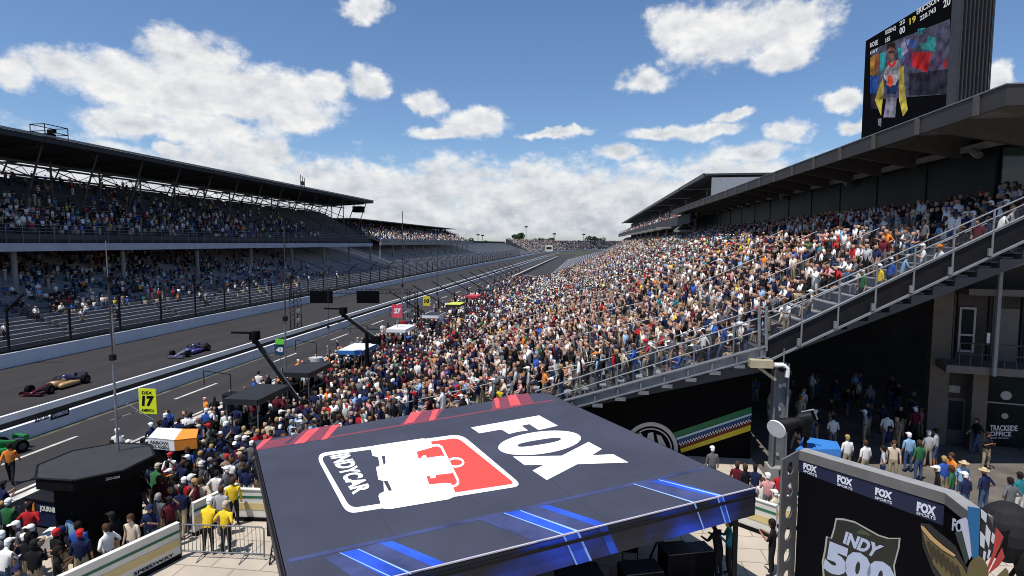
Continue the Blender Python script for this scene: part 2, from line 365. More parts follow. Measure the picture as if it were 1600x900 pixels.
m = MB(); steps(m, -49, 1.2, .8, .27, 32, -10, 160, .4, -1); m.build('lower_terrace', mat('pale_terrace', (.115, .118, .128), .85, var=.2), LG)
brk = [20+i*14.3 for i in range(10)]
rows(LG, -49, 1.2, .8, .27, 30, -10, 158, mt_alu, -1, breaks=brk)
m = MB(); steps(m, -58.6, 11.0, .75, .415, 18, -10, 150, .6, -1); m.build('upper_terrace', mt_terr, LG)
rows(LG, -58.6, 11.0, .75, .415, 18, -10, 149.5, mt_seat, -1, name='seat_row', breaks=brk)
m = MB(); m.b2((-58.45, -10, 9.15), (-58.2, 150.2, 10.0)); m.build('fascia', mt_fasc, LG)
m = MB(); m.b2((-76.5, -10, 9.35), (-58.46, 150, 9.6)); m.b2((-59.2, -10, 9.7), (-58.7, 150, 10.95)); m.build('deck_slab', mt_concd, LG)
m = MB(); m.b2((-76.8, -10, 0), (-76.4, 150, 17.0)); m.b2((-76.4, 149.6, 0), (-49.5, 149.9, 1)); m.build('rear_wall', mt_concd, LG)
m = MB()
for z in (11.25, 11.6, 12.0): m.tube((-58.3, -10, z), (-58.3, 150, z), .03, 4)
for i in range(90): m.tube((-58.3, -8+i*1.78, 10.0), (-58.3, -8+i*1.78, 12.0), .022, 4)
m.build('front_railing', mt_steel, LG)
m = MB(); m.prism([(-58, -10, 21.45), (-57.9, -10, 20.85), (-58.3, -10, 20.85), (-72.3, -10, 20.35), (-72.3, -10, 20.75)], (0, 160.8, 0)); rf = m.build('roof', mt_roofd, LG)
m = MB(); m.b2((-58.0, -10, 21.46), (-57.82, 150.8, 21.66)); m.build('roof_edge_trim', mt_steel, rf)
c0 = None
for i in range(12):
    y = 24.5+14.3*(i-2)+.3
    if y > 150: break
    if c0 is None:
        m = MB(); m.tube((0, 0, 4.3), (0, 0, 9.35), .27, 12); c0 = m.build('column', mt_conc, LG); o = c0
    else: o = c0.copy(); COL.objects.link(o); o.parent = LG
    o.location = (-60, 52.87+14.3*(i-3), 0)
st = None
for i in range(24):
    y = -8+7.15*i
    if y > 150: break
    if st is None:
        m = MB(); m.tube((-66, 0, 14.6), (-66, 0, 20.6), .12, 6); m.tube((-62.5, 0, 13.0), (-59.4, 0, 20.9), .11, 6); m.tube((-73, 0, 18.6), (-71.8, 0, 20.5), .10, 6); m.beam((-74, 0, 20.0), (-60, 0, 20.65), .14, .3)
        m.tube((-66, 0, 17.2), (-73.5, 0, 20.1), .08, 6)
        st = m.build('roof_truss', mt_steeld, LG); o = st
    else: o = st.copy(); COL.objects.link(o); o.parent = LG
    o.location = (0, y, 0)
m = MB()
for x, z in ((-73.5, 20.2), (-74.3, 19.0), (-70, 20.1), (-66, 19.6)): m.beam((x, -10, z), (x, 150, z), .14, .26)
for i in range(44):
    y = -9+3.6*i; m.tube((-73.5, y, 20.1), (-74.3, y+1.8, 19.0), .05, 4); m.tube((-74.3, y+1.8, 19.0), (-73.5, y+3.6, 20.1), .05, 4)
m.build('roof_purlin', mt_steeld, LG)
m = MB(); m.b2((-62.5, 147.2, 18.3), (-60, 149.5, 19.9)); m.beam((-61, 148, 19.9), (-61, 148, 20.7), .1, .1); m.build('loudspeaker_box', mt_black, LG)
# camera cage and aerials on the left roof
t = thing('camera_cage', 'small open camera cage standing on the left grandstand roof', 'camera platform')
c = PX(78, 218, -59.5); c[2] = 21.45; m = MB()
for dx in (-.9, .9):
    for dy in (-1.4, 1.4): m.tube((c[0]+dx, c[1]+dy, c[2]-.1), (c[0]+dx, c[1]+dy, c[2]+1.5), .05, 5)
for z in (.75, 1.5):
    m.path([(c[0]-.9, c[1]-1.4, c[2]+z), (c[0]+.9, c[1]-1.4, c[2]+z), (c[0]+.9, c[1]+1.4, c[2]+z), (c[0]-.9, c[1]+1.4, c[2]+z), (c[0]-.9, c[1]-1.4, c[2]+z)], .05, 5)
m.build('cage_frame', mt_black, t); m = MB(); m.box((c[0], c[1], c[2]+.35), (.7, .9, .7)); m.box((c[0]+.3, c[1], c[2]+.95), (.8, .4, .4)); m.build('television_camera', mt_black, t)
t = thing('aerial_cluster', 'thin radio aerials clustered on the left roof near its far end', 'aerial')
c = PX(470, 289, -58.3); m = MB()
for dx, dy, h in ((0, 0, 2.8), (.4, .8, 2.2), (-.3, 1.4, 2.6)): m.tube((c[0]+dx, c[1]+dy, 21.2), (c[0]+dx, c[1]+dy, 21.2+h), .07, 5)
m.box((c[0], c[1]+.6, 22.3), (.5, .7, .8)); m.build('aerial_mast', mt_steeld, t)

# far stands on the left
G2 = thing('open_deck_grandstand', 'farther double deck grandstand with thin flat roof and sunlit crowd beyond the big roof', 'grandstand')
m = MB(); steps(m, -60.5, 10.3, .8, .36, 18, 165, 300, .5, -1); m.build('upper_terrace', mt_terr, G2)
m = MB(); m.b2((-61, 163, 9.4), (-60.4, 302, 10.4)); m.b2((-60.7, 163, 10.5), (-60.6, 302, 11.3)); m.build('front_parapet', mt_conc, G2)
m = MB(); m.b2((-84, 160, 17.1), (-67.5, 290, 17.4)); m.build('roof', mt_steeld, G2)
for i in range(12):
    m = MB(); m.tube((-62, 166+11.5*i, 5), (-62, 166+11.5*i, 10), .22, 8); m.tube((-73.5, 166+11.5*i, 15.9), (-73.5, 166+11.5*i, 17.1), .12, 6); m.build('column', mt_conc, G2)
m = MB(); m.b2((-85, 162, 0), (-84.5, 302, 17)); m.build('rear_wall', mt_concd, G2)
G3 = thing('open_grandstand', 'open grey bleacher grandstand of empty benches running to the far turn', 'grandstand')
m = MB(); steps(m, -49, 1.2, .8, .27, 32, 160.3, 525, .4, -1); m.build('terrace', mat('pale_terrace', (.115, .118, .128), .85), G3)
rows(G3, -49, 1.2, .8, .27, 32, 161, 524, mt_alu, -1, breaks=[180+i*20 for i in range(17)])
m = MB(); m.b2((-76.5, 303, 0), (-75.5, 525, 11.5)); m.build('rear_wall', mt_concd, G3)
G4 = thing('turn_grandstand', 'distant curved grandstand filled with tiny spectators round the far turn', 'grandstand')
m = MB(); P = [(-4, .5)]
for i in range(24): P += [(-4-1.0*i, 1+.55*i), (-5-1.0*i, 1+.55*i)]
P += [(-28, 0)]
sweep(m, P, OUT[3:9]); m.build('terrace', mt_seat, G4)

# ------------------------------------------------------------------ grandstand on the right
RY0 = 25.0
RG = thing('terrace_grandstand', 'packed two tier grandstand rising to the right under a dark cantilever roof', 'grandstand')
m = MB(); steps(m, -11, .35, .8, .205, 23, RY0+.15, 330, .35, 1); m.build('lower_terrace', mt_terr, RG)
m = MB(); steps(m, 7.6, 5.3, .8, .37, 17, RY0+.15, 330, .35, 1); m.build('upper_terrace', mt_terr, RG)
rbrk = [27.0+9.2*i for i in range(32)]
rows(RG, -11, .35, .8, .205, 23, RY0+.4, 328, mt_alu, 1, name='lower_bench', breaks=rbrk)
rows(RG, 7.6, 5.3, .8, .37, 17, RY0+1.6, 328, mt_alu, 1, name='upper_bench', breaks=rbrk)
# back of the lower tier, dark enclosure under the seats
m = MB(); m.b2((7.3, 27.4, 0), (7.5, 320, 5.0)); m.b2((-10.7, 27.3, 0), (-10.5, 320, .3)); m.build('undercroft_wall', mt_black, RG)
m = MB(); m.prism([(7.8, 46, 0), (40, 46, 0), (40, 46, 10.5), (21, 46, 10.2), (7.8, 46, 4.6)], (0, .4, 0)); m.build('concourse_rear_wall', mt_concd, RG)
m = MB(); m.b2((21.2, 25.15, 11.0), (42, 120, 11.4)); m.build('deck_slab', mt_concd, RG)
# stringers at the near end
def L1(x, y): p = PY(x, y, RY0); return Vector(p)
m = MB()
a, b = L1(880, 636.0), L1(1196, 548.5)
m.beam(a+Vector((-1.5, 0, -.39)), b+Vector((-.05, 0, 0)), .14, .42); m.beam(a+Vector((-1.5, -.05, -.18)), b+Vector((-.05, -.05, .21)), .26, .05); m.beam(a+Vector((-1.5, -.05, -.6)), b+Vector((-.05, -.05, -.21)), .26, .05)
m.build('lower_stringer', mt_steel, RG)
for i in range(9):
    f = i/8.6+.06; p = a.lerp(b, f); m = MB(); m.box((p.x, p.y-.02, p.z-.31), (.45, .3, .16)); m.box((p.x-.12, p.y-.1, p.z-.1), (.07, .1, .5)); m.build('stringer_bracket', mt_steel, RG)
c, d = L1(1197, 566), L1(1640, 358)
m = MB(); m.beam(c+Vector((-.05, 0, 0)), d, .2, .07); m.beam(c+Vector((-.05, 0, .92)), d+Vector((0, 0, .95)), .08, .05); m.build('upper_stringer', mt_steel, RG)
m = MB(); m.beam(c+Vector((-.05, .06, .45)), d+Vector((0, .06, .47)), .05, .8)
m.build('upper_side_panel', mt_blackm, RG)
m = MB(); a2 = L1(836, 612); b2_ = L1(1195, 494)
e1, e2 = L1(1195, 490), L1(1640, 290)
m.path([a2, b2_], .035, 6); m.path([a2+Vector((0, 0, -.5)), b2_+Vector((0, 0, -.55))], .03, 6)
m.path([e1, e2], .032, 6); m.path([e1+Vector((0, 0, -.28)), e2+Vector((0, 0, -.3))], .028, 6); m.path([c+Vector((0, -.02, 1.0)), d+Vector((0, -.02, 1.02))], .04, 6)
m.path([a2+Vector((0, 1.4, .1)), b2_+Vector((0, 1.4, .1))], .03, 6)
m.build('handrail', mt_steel, RG)
for i in range(6):
    f = i/6+.04; p = a2.lerp(b2_, f); q = a.lerp(b, f); m = MB(); m.tube((p.x, p.y, q.z), p, .035, 6); m.build('rail_post', mt_steel, RG)
for i in range(8):
    f = (i+.05)/7.4; p = e1.lerp(e2, f); q = c.lerp(d, f); m = MB(); m.beam((p.x, p.y-.02, q.z), (p.x, p.y-.02, p.z), .06, .05); m.box((q.x-.25, q.y-.12, q.z+.12), (.12, .1, .3)); m.build('rail_post', mt_steel, RG)
# netting panel behind the upper rail
m = MB(); m.poly([c+Vector((0, .02, 1.0)), d+Vector((0, .02, 1.02)), e2+Vector((0, .02, -.3)), e1+Vector((0, .02, -.28))]); m.poly([a+Vector((0, .03, .2)), b+Vector((0, .03, .2)), b2_+Vector((0, .03, 0)), a2+Vector((0, .03, 0))])
m.build('rail_netting', mesh_m, RG)
for x in (1186, 1197):
    m = MB(); p = PY(x, 548, RY0-.1); q = PY(x, 478, RY0-.1); m.beam(p, q, .1, .08); m.build('gate_post', mt_steel, RG)
m = MB(); p = PY(1183, 564, RY0+.2); m.box((p[0], p[1], p[2]), (.9, 1.4, .32)); m.beam((p[0]-.1, p[1]-.2, p[2]-.15), (p[0]+.7, p[1]-.2, p[2]-.75), .15, .12); m.build('corbel', mat('corbel_stone', (.42, .36, .24)), RG)
# stair treads between the end rail and the seats of the upper tier
m = MB()
for i in range(34): m.b2((7.7+.4*i, RY0+.2, 5.32+.185*i), (8.1+.4*i, RY0+1.35, 5.36+.185*i+.02))
m.build('stair_tread', mt_steeld, RG)
# aisle rails
for i, (yy) in enumerate(rbrk[:12]):
    for (x0, x1, za, zb) in ((-9.5, -4.5, .9, 2.2), (-2, 4.5, 2.8, 4.4), (9, 13.5, 6.1, 8.2), (15, 19, 8.9, 10.8)):
        m = MB(); m.path([(x0, yy, za+.2), (x0, yy, za+1), (x1, yy, zb+1), (x1, yy, zb+.2)], .03, 5); m.tube(((x0+x1)/2, yy, (za+zb)/2), ((x0+x1)/2, yy, (za+zb)/2+1), .025, 5); m.build('aisle_rail', mt_steel, RG)
# cantilever roof
RX, RZ = 16.17, 16.1
m = MB(); m.b2((RX, RY0, RZ-.12), (44, 112, RZ)); rf = m.build('roof', mt_rooft, RG)
m = MB(); m.b2((RX-.12, RY0-.12, RZ-.78), (RX, 112, RZ+.02)); m.b2((RX, RY0-.12, RZ-.78), (44, RY0, RZ+.02)); rfa = m.build('roof_fascia', mt_beige, RG)
m = MB(); m.b2((RX-.16, RY0-.16, RZ+.021), (RX, 112, RZ+.07)); m.b2((RX, RY0-.16, RZ+.021), (44, RY0-.02, RZ+.07)); m.build('fascia_cap', mt_steel, rfa)
rib = None
for i in range(21):
    y = RY0+1.4+4.3*i
    if rib is None:
        m = MB(); m.prism([(RX+.02, 0, RZ-.13), (RX+.02, 0, RZ-.5), (21.0, 0, RZ-1.5), (21.0, 0, RZ-.13)], (0, .28, 0)); m.box((RX-.16, .14, RZ-.4), (.1, .3, .8)); rib = m.build('roof_rib', mat('rib_concrete', (.085, .078, .07)), RG); o = rib
    else: o = rib.copy(); COL.objects.link(o); o.parent = RG
    o.location = (0, y, 0)
m = MB(); m.beam((20.6, 31.5, RZ-1.0), (20.6, 112, RZ-1.0), .3, .35); m.build('soffit_beam', mt_conc, RG)
m = MB()
for i in range(5): m.tube((20.2, 33+15*i, RZ-1.55), (20.2, 33.5+15*i, RZ-1.25), .2, 8)
m.build('soffit_floodlight', mt_steel, RG)
mg = mat('suite_glass', (.007, .014, .014), .45, var=.7, scale=.35, spec=.06); mg2 = glassmat('end_glass', (.05, .085, .08), .62, .05)
m = MB(); m.b2((20.55, 32.2, 12.0), (20.65, 110, RZ-1.2)); m.build('suite_glazing', mg, RG)
for i in range(13):
    m = MB(); m.b2((20.50, 32.2+6*i, 12.0), (20.54, 32.26+6*i, RZ-1.2)); m.build('glazing_mullion', mt_blackm, RG)
for (xa, xb) in ((20.7, 21.8), (23.3, 25.2), (27, 30)):
    m = MB(); m.b2((xa, 32.0, 11.6), (xb, 32.08, RZ-1.3)); m.build('end_window', mg2, RG)
for xa, xb in ((21.8, 23.3), (25.2, 27)):
    m = MB(); m.b2((xa, 32.0, 11.4), (xb, 32.3, RZ-.8)); m.build('end_pier', mt_concd, RG)
m = MB(); m.b2((20.66, 40, 11.4), (36, 40.3, RZ-.2)); m.b2((20.66, 32.1, RZ-1.15), (36, 110, RZ-.8)); m.build('suite_interior', mt_concd, RG)
m = MB(); m.tube((25.6, 29.5, 11.3), (25.6, 29.5, RZ-.2), .42, 14); m.build('roof_column', mt_conc, RG)
# far end of roof: raking truss and column
m = MB(); m.beam((15.8, 108, 12.2), (21, 108, 12.4), .3, .35); m.beam((15.8, 108, 12.2), (19.5, 108, 15.4), .25, .3); m.beam((17.6, 108, 14.0), (19.6, 108, 12.4), .2, .25); m.tube((19.6, 108, 9.5), (19.6, 108, 15), .28, 10)
m.build('end_truss', mt_conc, RG)
for i in range(7):
    m = MB(); y = 122+16*i; m.tube((18.6, y, 8.5), (18.6, y, 13.4), .26, 8); m.beam((14.2, y, 13.1), (22, y, 13.5), .3, .35); m.build('rear_column', mt_conc, RG)

# taller suites building beyond on the right
SB = thing('suites_building', 'taller pale hospitality building with stepped roof edge rising behind the grandstand roof', 'building')
m = MB(); m.b2((19.9, 96.3, 15.5), (48, 96.9, 20.55)); m.build('end_wall', mat('pale_cladding', (.27, .29, .31), .7), SB)
m = MB(); m.b2((24, 97.6, 11.2), (24.3, 320, 20.5)); m.build('front_wall', mt_concd, SB)
for i in range(9):
    y0 = 96+i*25 if i else 96.2; m = MB(); m.b2((18.6+i*.05, y0, 20.9), (49, y0+23.5, 21.2)); m.b2((18.5+i*.05, y0, 20.6), (18.7+i*.05, y0+23.5, 21.25)); m.build('roof', mt_steeld, SB)
m = MB(); steps(m, 17.4, 14.2, .8, .45, 8, 100, 320, .5, 1); m.b2((17.2, 100, 13.4), (17.4, 320, 15.1)); m.build('spectator_deck', mt_terr, SB)
m = MB()
for i in range(40): m.tube((17.3, 100+5.5*i, 15.1), (17.3, 100+5.5*i, 16.0), .04, 4)
m.tube((17.3, 100, 16.0), (17.3, 320, 16.0), .05, 5); m.build('deck_railing', mt_steel, SB)
for i in range(12):
    m = MB(); m.b2((24-.1, 99+i*18, 15.5), (24-.02, 108+i*18, 19.5)); m.build('window_band', mg, SB)
m = MB(); m.b2((22.8, 95.6, 16.6), (24.5, 96.2, 18.2)); m.b2((25.5, 95.6, 16.6), (26.6, 96.2, 17.8)); m.build('plant_unit', mt_steeld, SB)

# ------------------------------------------------------------------ video board on the right roof
VB = thing('video_board', 'giant video board showing a driver, standing on the right grandstand roof', 'video screen')
dv = Vector((-.097, .995, 0)).normalized(); nv = Vector((-dv.y, dv.x, 0)); p0 = Vector((20, 35.2, 0))
def scr(x, y, off=0.0): return Vector(PP(x, y, p0+nv*off, tuple(nv)))
nr = scr(1488, 0); fr = scr(1354, 66); zt = fr.z+.12
LB = (Vector((fr.x, fr.y, 0))-p0).length
def bx(a, b, z0, z1, n0, n1):
    P = [p0+dv*a+nv*n0, p0+dv*b+nv*n0, p0+dv*b+nv*n1, p0+dv*a+nv*n1]; return [Vector((p.x, p.y, z0)) for p in P], z1-z0
def pbox(m, a, b, z0, z1, n0, n1, mi=0): P, h = bx(a, b, z0, z1, n0, n1); m.prism(P, (0, 0, h), mi)
m = MB(); pbox(m, 0, LB+.1, RZ+.1, zt, -1.9, -.06); m.build('cabinet', mt_blackm, VB)
m = MB()
for i in range(9): P = p0+Vector((0, 0, 0)); q = p0-nv*(.25+.21*i); m.box((q.x, q.y-.04, (RZ+zt)/2), (.05, .08, zt-RZ-.2))
m.build('cladding_rib', mt_steeld, VB)
m = MB(); pbox(m, -.05, .38, RZ+.1, zt+.05, -.3, .05); m.build('frame_edge', mt_steeld, VB)
m = MB(); pbox(m, .38, LB+.1, RZ+.1, zt, -.058, 0); m.build('screen_face', flat('screen_black', (.003, .003, .004), rough=.9, spec=.05), VB)
m = MB(); q = PY(1490, 60, 36)
s1 = p0-nv*2+dv*3; m.tube((s1.x, s1.y, RZ+3.5), (s1.x+3.0, s1.y, RZ+.1), .14, 6); m.build('rear_brace', mt_steel, VB)
def z3(x, y): return 1340+x/4.09, y/4.09
def sp(mb, pts, off=.012): mb.poly([scr(*z3(x, y), off) for x, y in pts])
def spe(c, r, n=14): return [(c[0]+r[0]*math.cos(t*2*math.pi/n), c[1]+r[1]*math.sin(t*2*math.pi/n)) for t in range(n)]
E_ = .38
def em(n, c): return mat('led_'+n, c, .8, var=0 if n in ('white', 'num') else .6, scale=2.2, emit=E_, spec=.05)
pic = [('backdrop', (.05, .05, .075), [[(85, 320), (590, 120), (590, 600), (85, 640)]]), ('shadow', (.02, .018, .03), [[(330, 470), (590, 440), (590, 600), (330, 610)], [(85, 600), (120, 600), (140, 700), (85, 690)]]), ('purple', (.12, .05, .14), [[(345, 300), (352, 330), (350, 420), (318, 425), (300, 380), (320, 320)], [(500, 330), (540, 320), (545, 420), (470, 440)]]), ('red', (.45, .015, .015), [[(350, 335), (475, 330), (445, 465), (350, 425)], [(545, 380), (575, 375), (572, 440), (545, 430)]]),
       ('teal', (.03, .33, .33), [[(395, 280), (440, 270), (450, 230), (500, 240), (495, 330), (400, 310)], [(145, 340), (185, 330), (175, 430), (140, 470)], [(385, 185), (430, 178), (425, 215), (385, 222)], [(258, 310), (300, 290), (298, 370), (262, 372)]]),
       ('blue', (.02, .10, .40), [[(310, 250), (375, 260), (370, 310), (315, 290)], [(80, 490), (135, 485), (125, 590), (80, 600)], [(285, 380), (298, 350), (300, 400)]]),
       ('orange', (.42, .20, .04), [[(82, 370), (110, 350), (108, 480), (82, 480)]]), ('darkorange', (.25, .09, .03), [[(110, 350), (140, 340), (130, 480), (108, 480)]]),
       ('skin', (.26, .11, .065), [spe((215, 330), (24, 44)), [(204, 365), (228, 362), (230, 395), (203, 398)]]),
       ('suit', (.36, .34, .36), [[(190, 420), (220, 395), (260, 380), (275, 420), (255, 560), (190, 560), (165, 480)]]),
       ('yellow', (.42, .33, .05), [[(262, 430), (295, 420), (300, 560), (320, 700), (290, 745), (265, 640)], [(160, 500), (170, 560), (160, 640), (150, 740), (110, 640), (135, 560)]]),
       ('grey', (.17, .16, .2), [[(185, 620), (250, 620), (240, 750), (165, 750)], [(130, 760), (152, 755), (150, 810), (132, 800)]]),
       ('lilac', (.30, .30, .45), [[(275, 290), (300, 240), (320, 330), (285, 360)], [(310, 250), (330, 252), (328, 290), (314, 285)]])]
for n, c_, polys in pic:
    for pl in polys: m = MB(); sp(m, pl); m.build('picture_patch', em(n, c_), VB)
m = MB(); sp(m, spe((208, 515), (17, 40)), .02); m.build('picture_badge', em('badge', (.5, .05, .02)), VB)
m = MB(); sp(m, [(170, 500), (185, 520), (180, 545), (240, 545), (262, 500), (262, 520), (245, 600), (190, 600)], .016); m.build('picture_patch', em('navy', (.01, .02, .06)), VB)
m = MB()
for tx, (bl, br, tl, tr) in (('ROSE', ((80, 305), (130, 285), (80, 275), (130, 252))), ('ROSENQ', ((178, 228), (245, 195), (178, 195), (245, 162))), ('185', ((178, 275), (208, 258), (178, 245), (208, 228))),
                             ('00', ((268, 222), (303, 205), (268, 180), (303, 162))), ('22', ((268, 165), (303, 145), (268, 140), (303, 118))), ('ERICSSON', ((378, 95), (520, 10), (378, 60), (520, -28))),
                             ('220.743', ((398, 135), (500, 75), (398, 105), (500, 42))), ('20', ((548, 52), (593, 28), (548, 5), (593, -25))), ('HIT', ((82, 350), (130, 325), (82, 330), (130, 308)))):
    maptext(m, tx, *[scr(*z3(*q), .02) for q in (bl, br, tl, tr)], bold=.02)
m.build('screen_lettering', em('white', (.55, .55, .55)), VB)
m = MB(); sp(m, [(186, 320), (190, 285), (215, 270), (240, 285), (244, 318), (228, 302), (205, 303)], .018); m.build('driver_hair', em('hair', (.03, .015, .01)), VB)
m = MB(); sp(m, [(196, 328), (236, 324), (236, 336), (197, 340)], .02); m.build('driver_sunglasses', em('shadow', (.02, .018, .03)), VB)
m = MB(); sp(m, [(200, 392), (215, 415), (240, 385), (248, 398), (216, 436), (192, 404)], .02); m.build('suit_collar', em('red', (.45, .015, .015)), VB)
for yy_ in (445, 470): m = MB(); sp(m, [(172, yy_), (262, yy_-10), (262, yy_-4), (172, yy_+6)], .019); m.build('suit_stripe', em('grey', (.17, .16, .2)), VB)
m = MB(); maptext(m, '19', *[scr(*z3(*q), .02) for q in ((332, 160), (372, 138), (332, 118), (372, 96))]); m.build('screen_number', em('num', (.5, .42, .05)), VB)
m = MB(); maptext(m, 'THE', *[scr(*z3(*q), .02) for q in ((388, 218), (428, 210), (388, 190), (428, 182))]); m.build('screen_caption', em('navy', (.01, .02, .06)), VB)

# ------------------------------------------------------------------ black banner wall below the seats
BN = thing('banner_wall', 'black banner wall below the seats with round wheel emblem and racing stripes', 'banner')
m = MB(); m.prism([(-9, 27.0, 0), (7.62, 27.0, 0), (7.62, 27.0, 4.55), (-9, 27.0, .28)], (0, .15, 0)); m.build('panel', flat('bannerblack', (.005, .005, .006), rough=.9, spec=.06), BN)
def bp(x, y, off=.012): return Vector(PY(960+x/5.714, 620+y/5.714, 27.0-off))
def bq(name, c, pl, off=.012):
    m = MB()
    for p in pl: m.poly([bp(x, y, off) for x, y in p])
    m.build(name, flat(name, c), BN)
bq('green_stripe', (.02, .16, .06), [[(525, 322), (1225, 88), (1225, 140), (547, 362)]])
bq('pale_stripe', (.42, .62, .66), [[(550, 368), (1225, 145), (1223, 165), (560, 386)]])
bq('blue_stripe', (.02, .06, .20), [[(562, 390), (1223, 168), (1221, 192), (575, 410)]])
bq('red_stripe', (.16, .012, .012), [[(578, 440), (1219, 222), (1218, 247), (586, 464)]])
bq('yellow_stripe', (.66, .52, .03), [[(588, 467), (1218, 250), (1215, 302), (598, 500)]])
ch = []
for k in range(52):
    for r in range(2):
        f0 = k/52; f1 = (k+1)/52
        if (k+r) % 2: continue
        def pt(f, g): return (576+(1221-576)*f, (412+(442-412)*g)*(1-f)+(194+(221-194)*g)*f)
        ch.append([pt(f0, r/2), pt(f1, r/2), pt(f1, (r+1)/2), pt(f0, (r+1)/2)])
bq('chequered_band', (.7, .7, .72), ch)
def ring(c, ro, ri, n=64): return [[(c[0]+ro*math.cos(a), c[1]+ro*math.sin(a)), (c[0]+ro*math.cos(b), c[1]+ro*math.sin(b)), (c[0]+ri*math.cos(b), c[1]+ri*math.sin(b)), (c[0]+ri*math.cos(a), c[1]+ri*math.sin(a))] for a, b in [(2*math.pi*i/n, 2*math.pi*(i+1)/n) for i in range(n)]]
bq('wheel_ring', (.50, .49, .47), ring((325, 470), 243, 208)+ring((325, 470), 190, 178)+[[(180, 345), (225, 310), (292, 395), (292, 560), (180, 560)][0:4], [(300, 325), (345, 315), (365, 440), (330, 480), (285, 420)], [(375, 335), (418, 350), (470, 455), (400, 440)]])

# dark building with offices at the right of the concourse
OB = thing('office_building', 'dark concrete building with balconies and a glazed office front under the right stand', 'building')
P1 = Vector(PZ(1462, 692, 0)); P1.z = 0; P2 = Vector((26.0, 28.2, 0)); du = (P2-P1).normalized(); dn = Vector((du.y, -du.x, 0))
if dn.dot(Vector((0, -1, 0))) < 0: dn = -dn
def wbox(m, u0, u1, z0, z1, n0, n1):
    P = [P1+du*u0+dn*n0, P1+du*u1+dn*n0, P1+du*u1+dn*n1, P1+du*u0+dn*n1]; m.prism([(p.x, p.y, z0) for p in P], (0, 0, z1-z0))
WL = (P2-P1).length
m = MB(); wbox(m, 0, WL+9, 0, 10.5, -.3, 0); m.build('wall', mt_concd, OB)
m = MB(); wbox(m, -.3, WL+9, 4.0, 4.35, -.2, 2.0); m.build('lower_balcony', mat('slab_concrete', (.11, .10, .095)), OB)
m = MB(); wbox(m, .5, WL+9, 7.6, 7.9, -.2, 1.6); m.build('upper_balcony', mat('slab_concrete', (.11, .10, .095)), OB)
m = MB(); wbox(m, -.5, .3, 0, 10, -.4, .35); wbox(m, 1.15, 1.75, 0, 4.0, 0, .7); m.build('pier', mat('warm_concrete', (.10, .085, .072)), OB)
m = MB()
for k in range(5): wbox(m, .5+k*1.25, .56+k*1.25, 4.36, 7.6, .003, .03)
m.build('wall_joint', mt_black, OB)
wf = MB(); wbox(wf, .62, 1.28, 4.7, 6.9, .01, .12); w_ = wf.build('window', flat('windowwhite', (.3, .3, .3)), OB)
m = MB(); wbox(m, .71, 1.19, 4.82, 5.5, .121, .14); wbox(m, .71, 1.19, 5.6, 6.8, .121, .14); m.build('pane', mg, w_)
m = MB()
for k in range(12): u = .2+k*.42; q = P1+du*u+dn*1.9; m.tube((q.x, q.y, 4.35), (q.x, q.y, 5.4), .02, 5)
for z in (5.4, 4.9):
    q0 = P1+du*.2+dn*1.9; q1 = P1+du*5+dn*1.9; m.tube((q0.x, q0.y, z), (q1.x, q1.y, z), .03, 5)
for k in range(14): u = 4+k*.42; q = P1+du*u+dn*1.5; m.tube((q.x, q.y, 7.9), (q.x, q.y, 8.95), .02, 5)
q0 = P1+du*4+dn*1.5; q1 = P1+du*(WL+6)+dn*1.5; m.tube((q0.x, q0.y, 8.95), (q1.x, q1.y, 8.95), .03, 5)
m.build('balcony_railing', mt_steeld, OB)
m = MB(); q = P1+du*1.45+dn*2.1; m.tube((q.x, q.y, 4.0), (q.x, q.y, 9.6), .10, 8); m.build('downpipe', mt_steel, OB)
for k_, (u_, z0_, z1_) in enumerate(((.42, 4.4, 7.5), (1.95, 4.4, 7.5), (3.2, 4.4, 7.5))): m = MB(); q = P1+du*u_+dn*.1; m.tube((q.x, q.y, z0_), (q.x, q.y, z1_), .045, 6); m.build('conduit', mt_steeld, OB)
m = MB(); wbox(m, 2.2, 2.95, 4.36, 6.9, .01, .07); m.build('balcony_door', flat('doorgrey', (.09, .09, .09)), OB)
m = MB(); wbox(m, .4, .85, 2.65, 3.0, .01, .06); m.build('wall_sign', flat('signgrey', (.25, .25, .25)), OB)
m = MB(); wbox(m, 1.75, 1.87, 5.2, 5.7, .01, .12); m.build('wall_lamp', flat('lampwhite', (.75, .75, .75)), OB)
m = MB(); wbox(m, .32, 1.1, .1, 2.4, .01, .08); dr = m.build('door', mt_steeld, OB); m = MB(); wbox(m, .42, 1.0, .8, 2.25, .081, .09); m.build('door_glass', mg, dr)
m = MB(); wbox(m, 1.8, WL+6, .2, 3.7, .02, .06); og = m.build('office_glazing', mg, OB)
m = MB()
for k in range(6): wbox(m, 1.85+k*1.6, 1.92+k*1.6, .1, 3.85, .061, .12)
wbox(m, 1.8, WL+6, 2.3, 2.36, .061, .1); m.build('glazing_frame', mt_steel, OB)
def wp(u, z, o=.075): q = P1+du*u+dn*o; return (q.x, q.y, z)
def wuv(x, y):      # pixel on the facade plane
    P = PP(x, y, P1+dn*.075, tuple(dn)); return P
m = MB()
for tx, y0, y1, x1 in (('TRACKSIDE', 673, 664, 1590), ('OFFICE', 681.5, 674, 1580), ('guest services', 685.5, 683, 1576)):
    s_ = .02
    maptext(m, tx, wuv(1547, y0), wuv(x1, y0+(x1-1547)*s_), wuv(1547, y1), wuv(x1, y1+(x1-1547)*s_))
m.build('office_lettering', flat('lettergrey', (.62, .62, .60)), OB)
m = MB(); c = wuv(1572, 618); m.disc(c, .22, 12, dn); c = wuv(1570, 650); m.disc(c, .14, 10, dn); m.build('office_emblem', flat('emblemgrey', (.3, .3, .3)), OB)

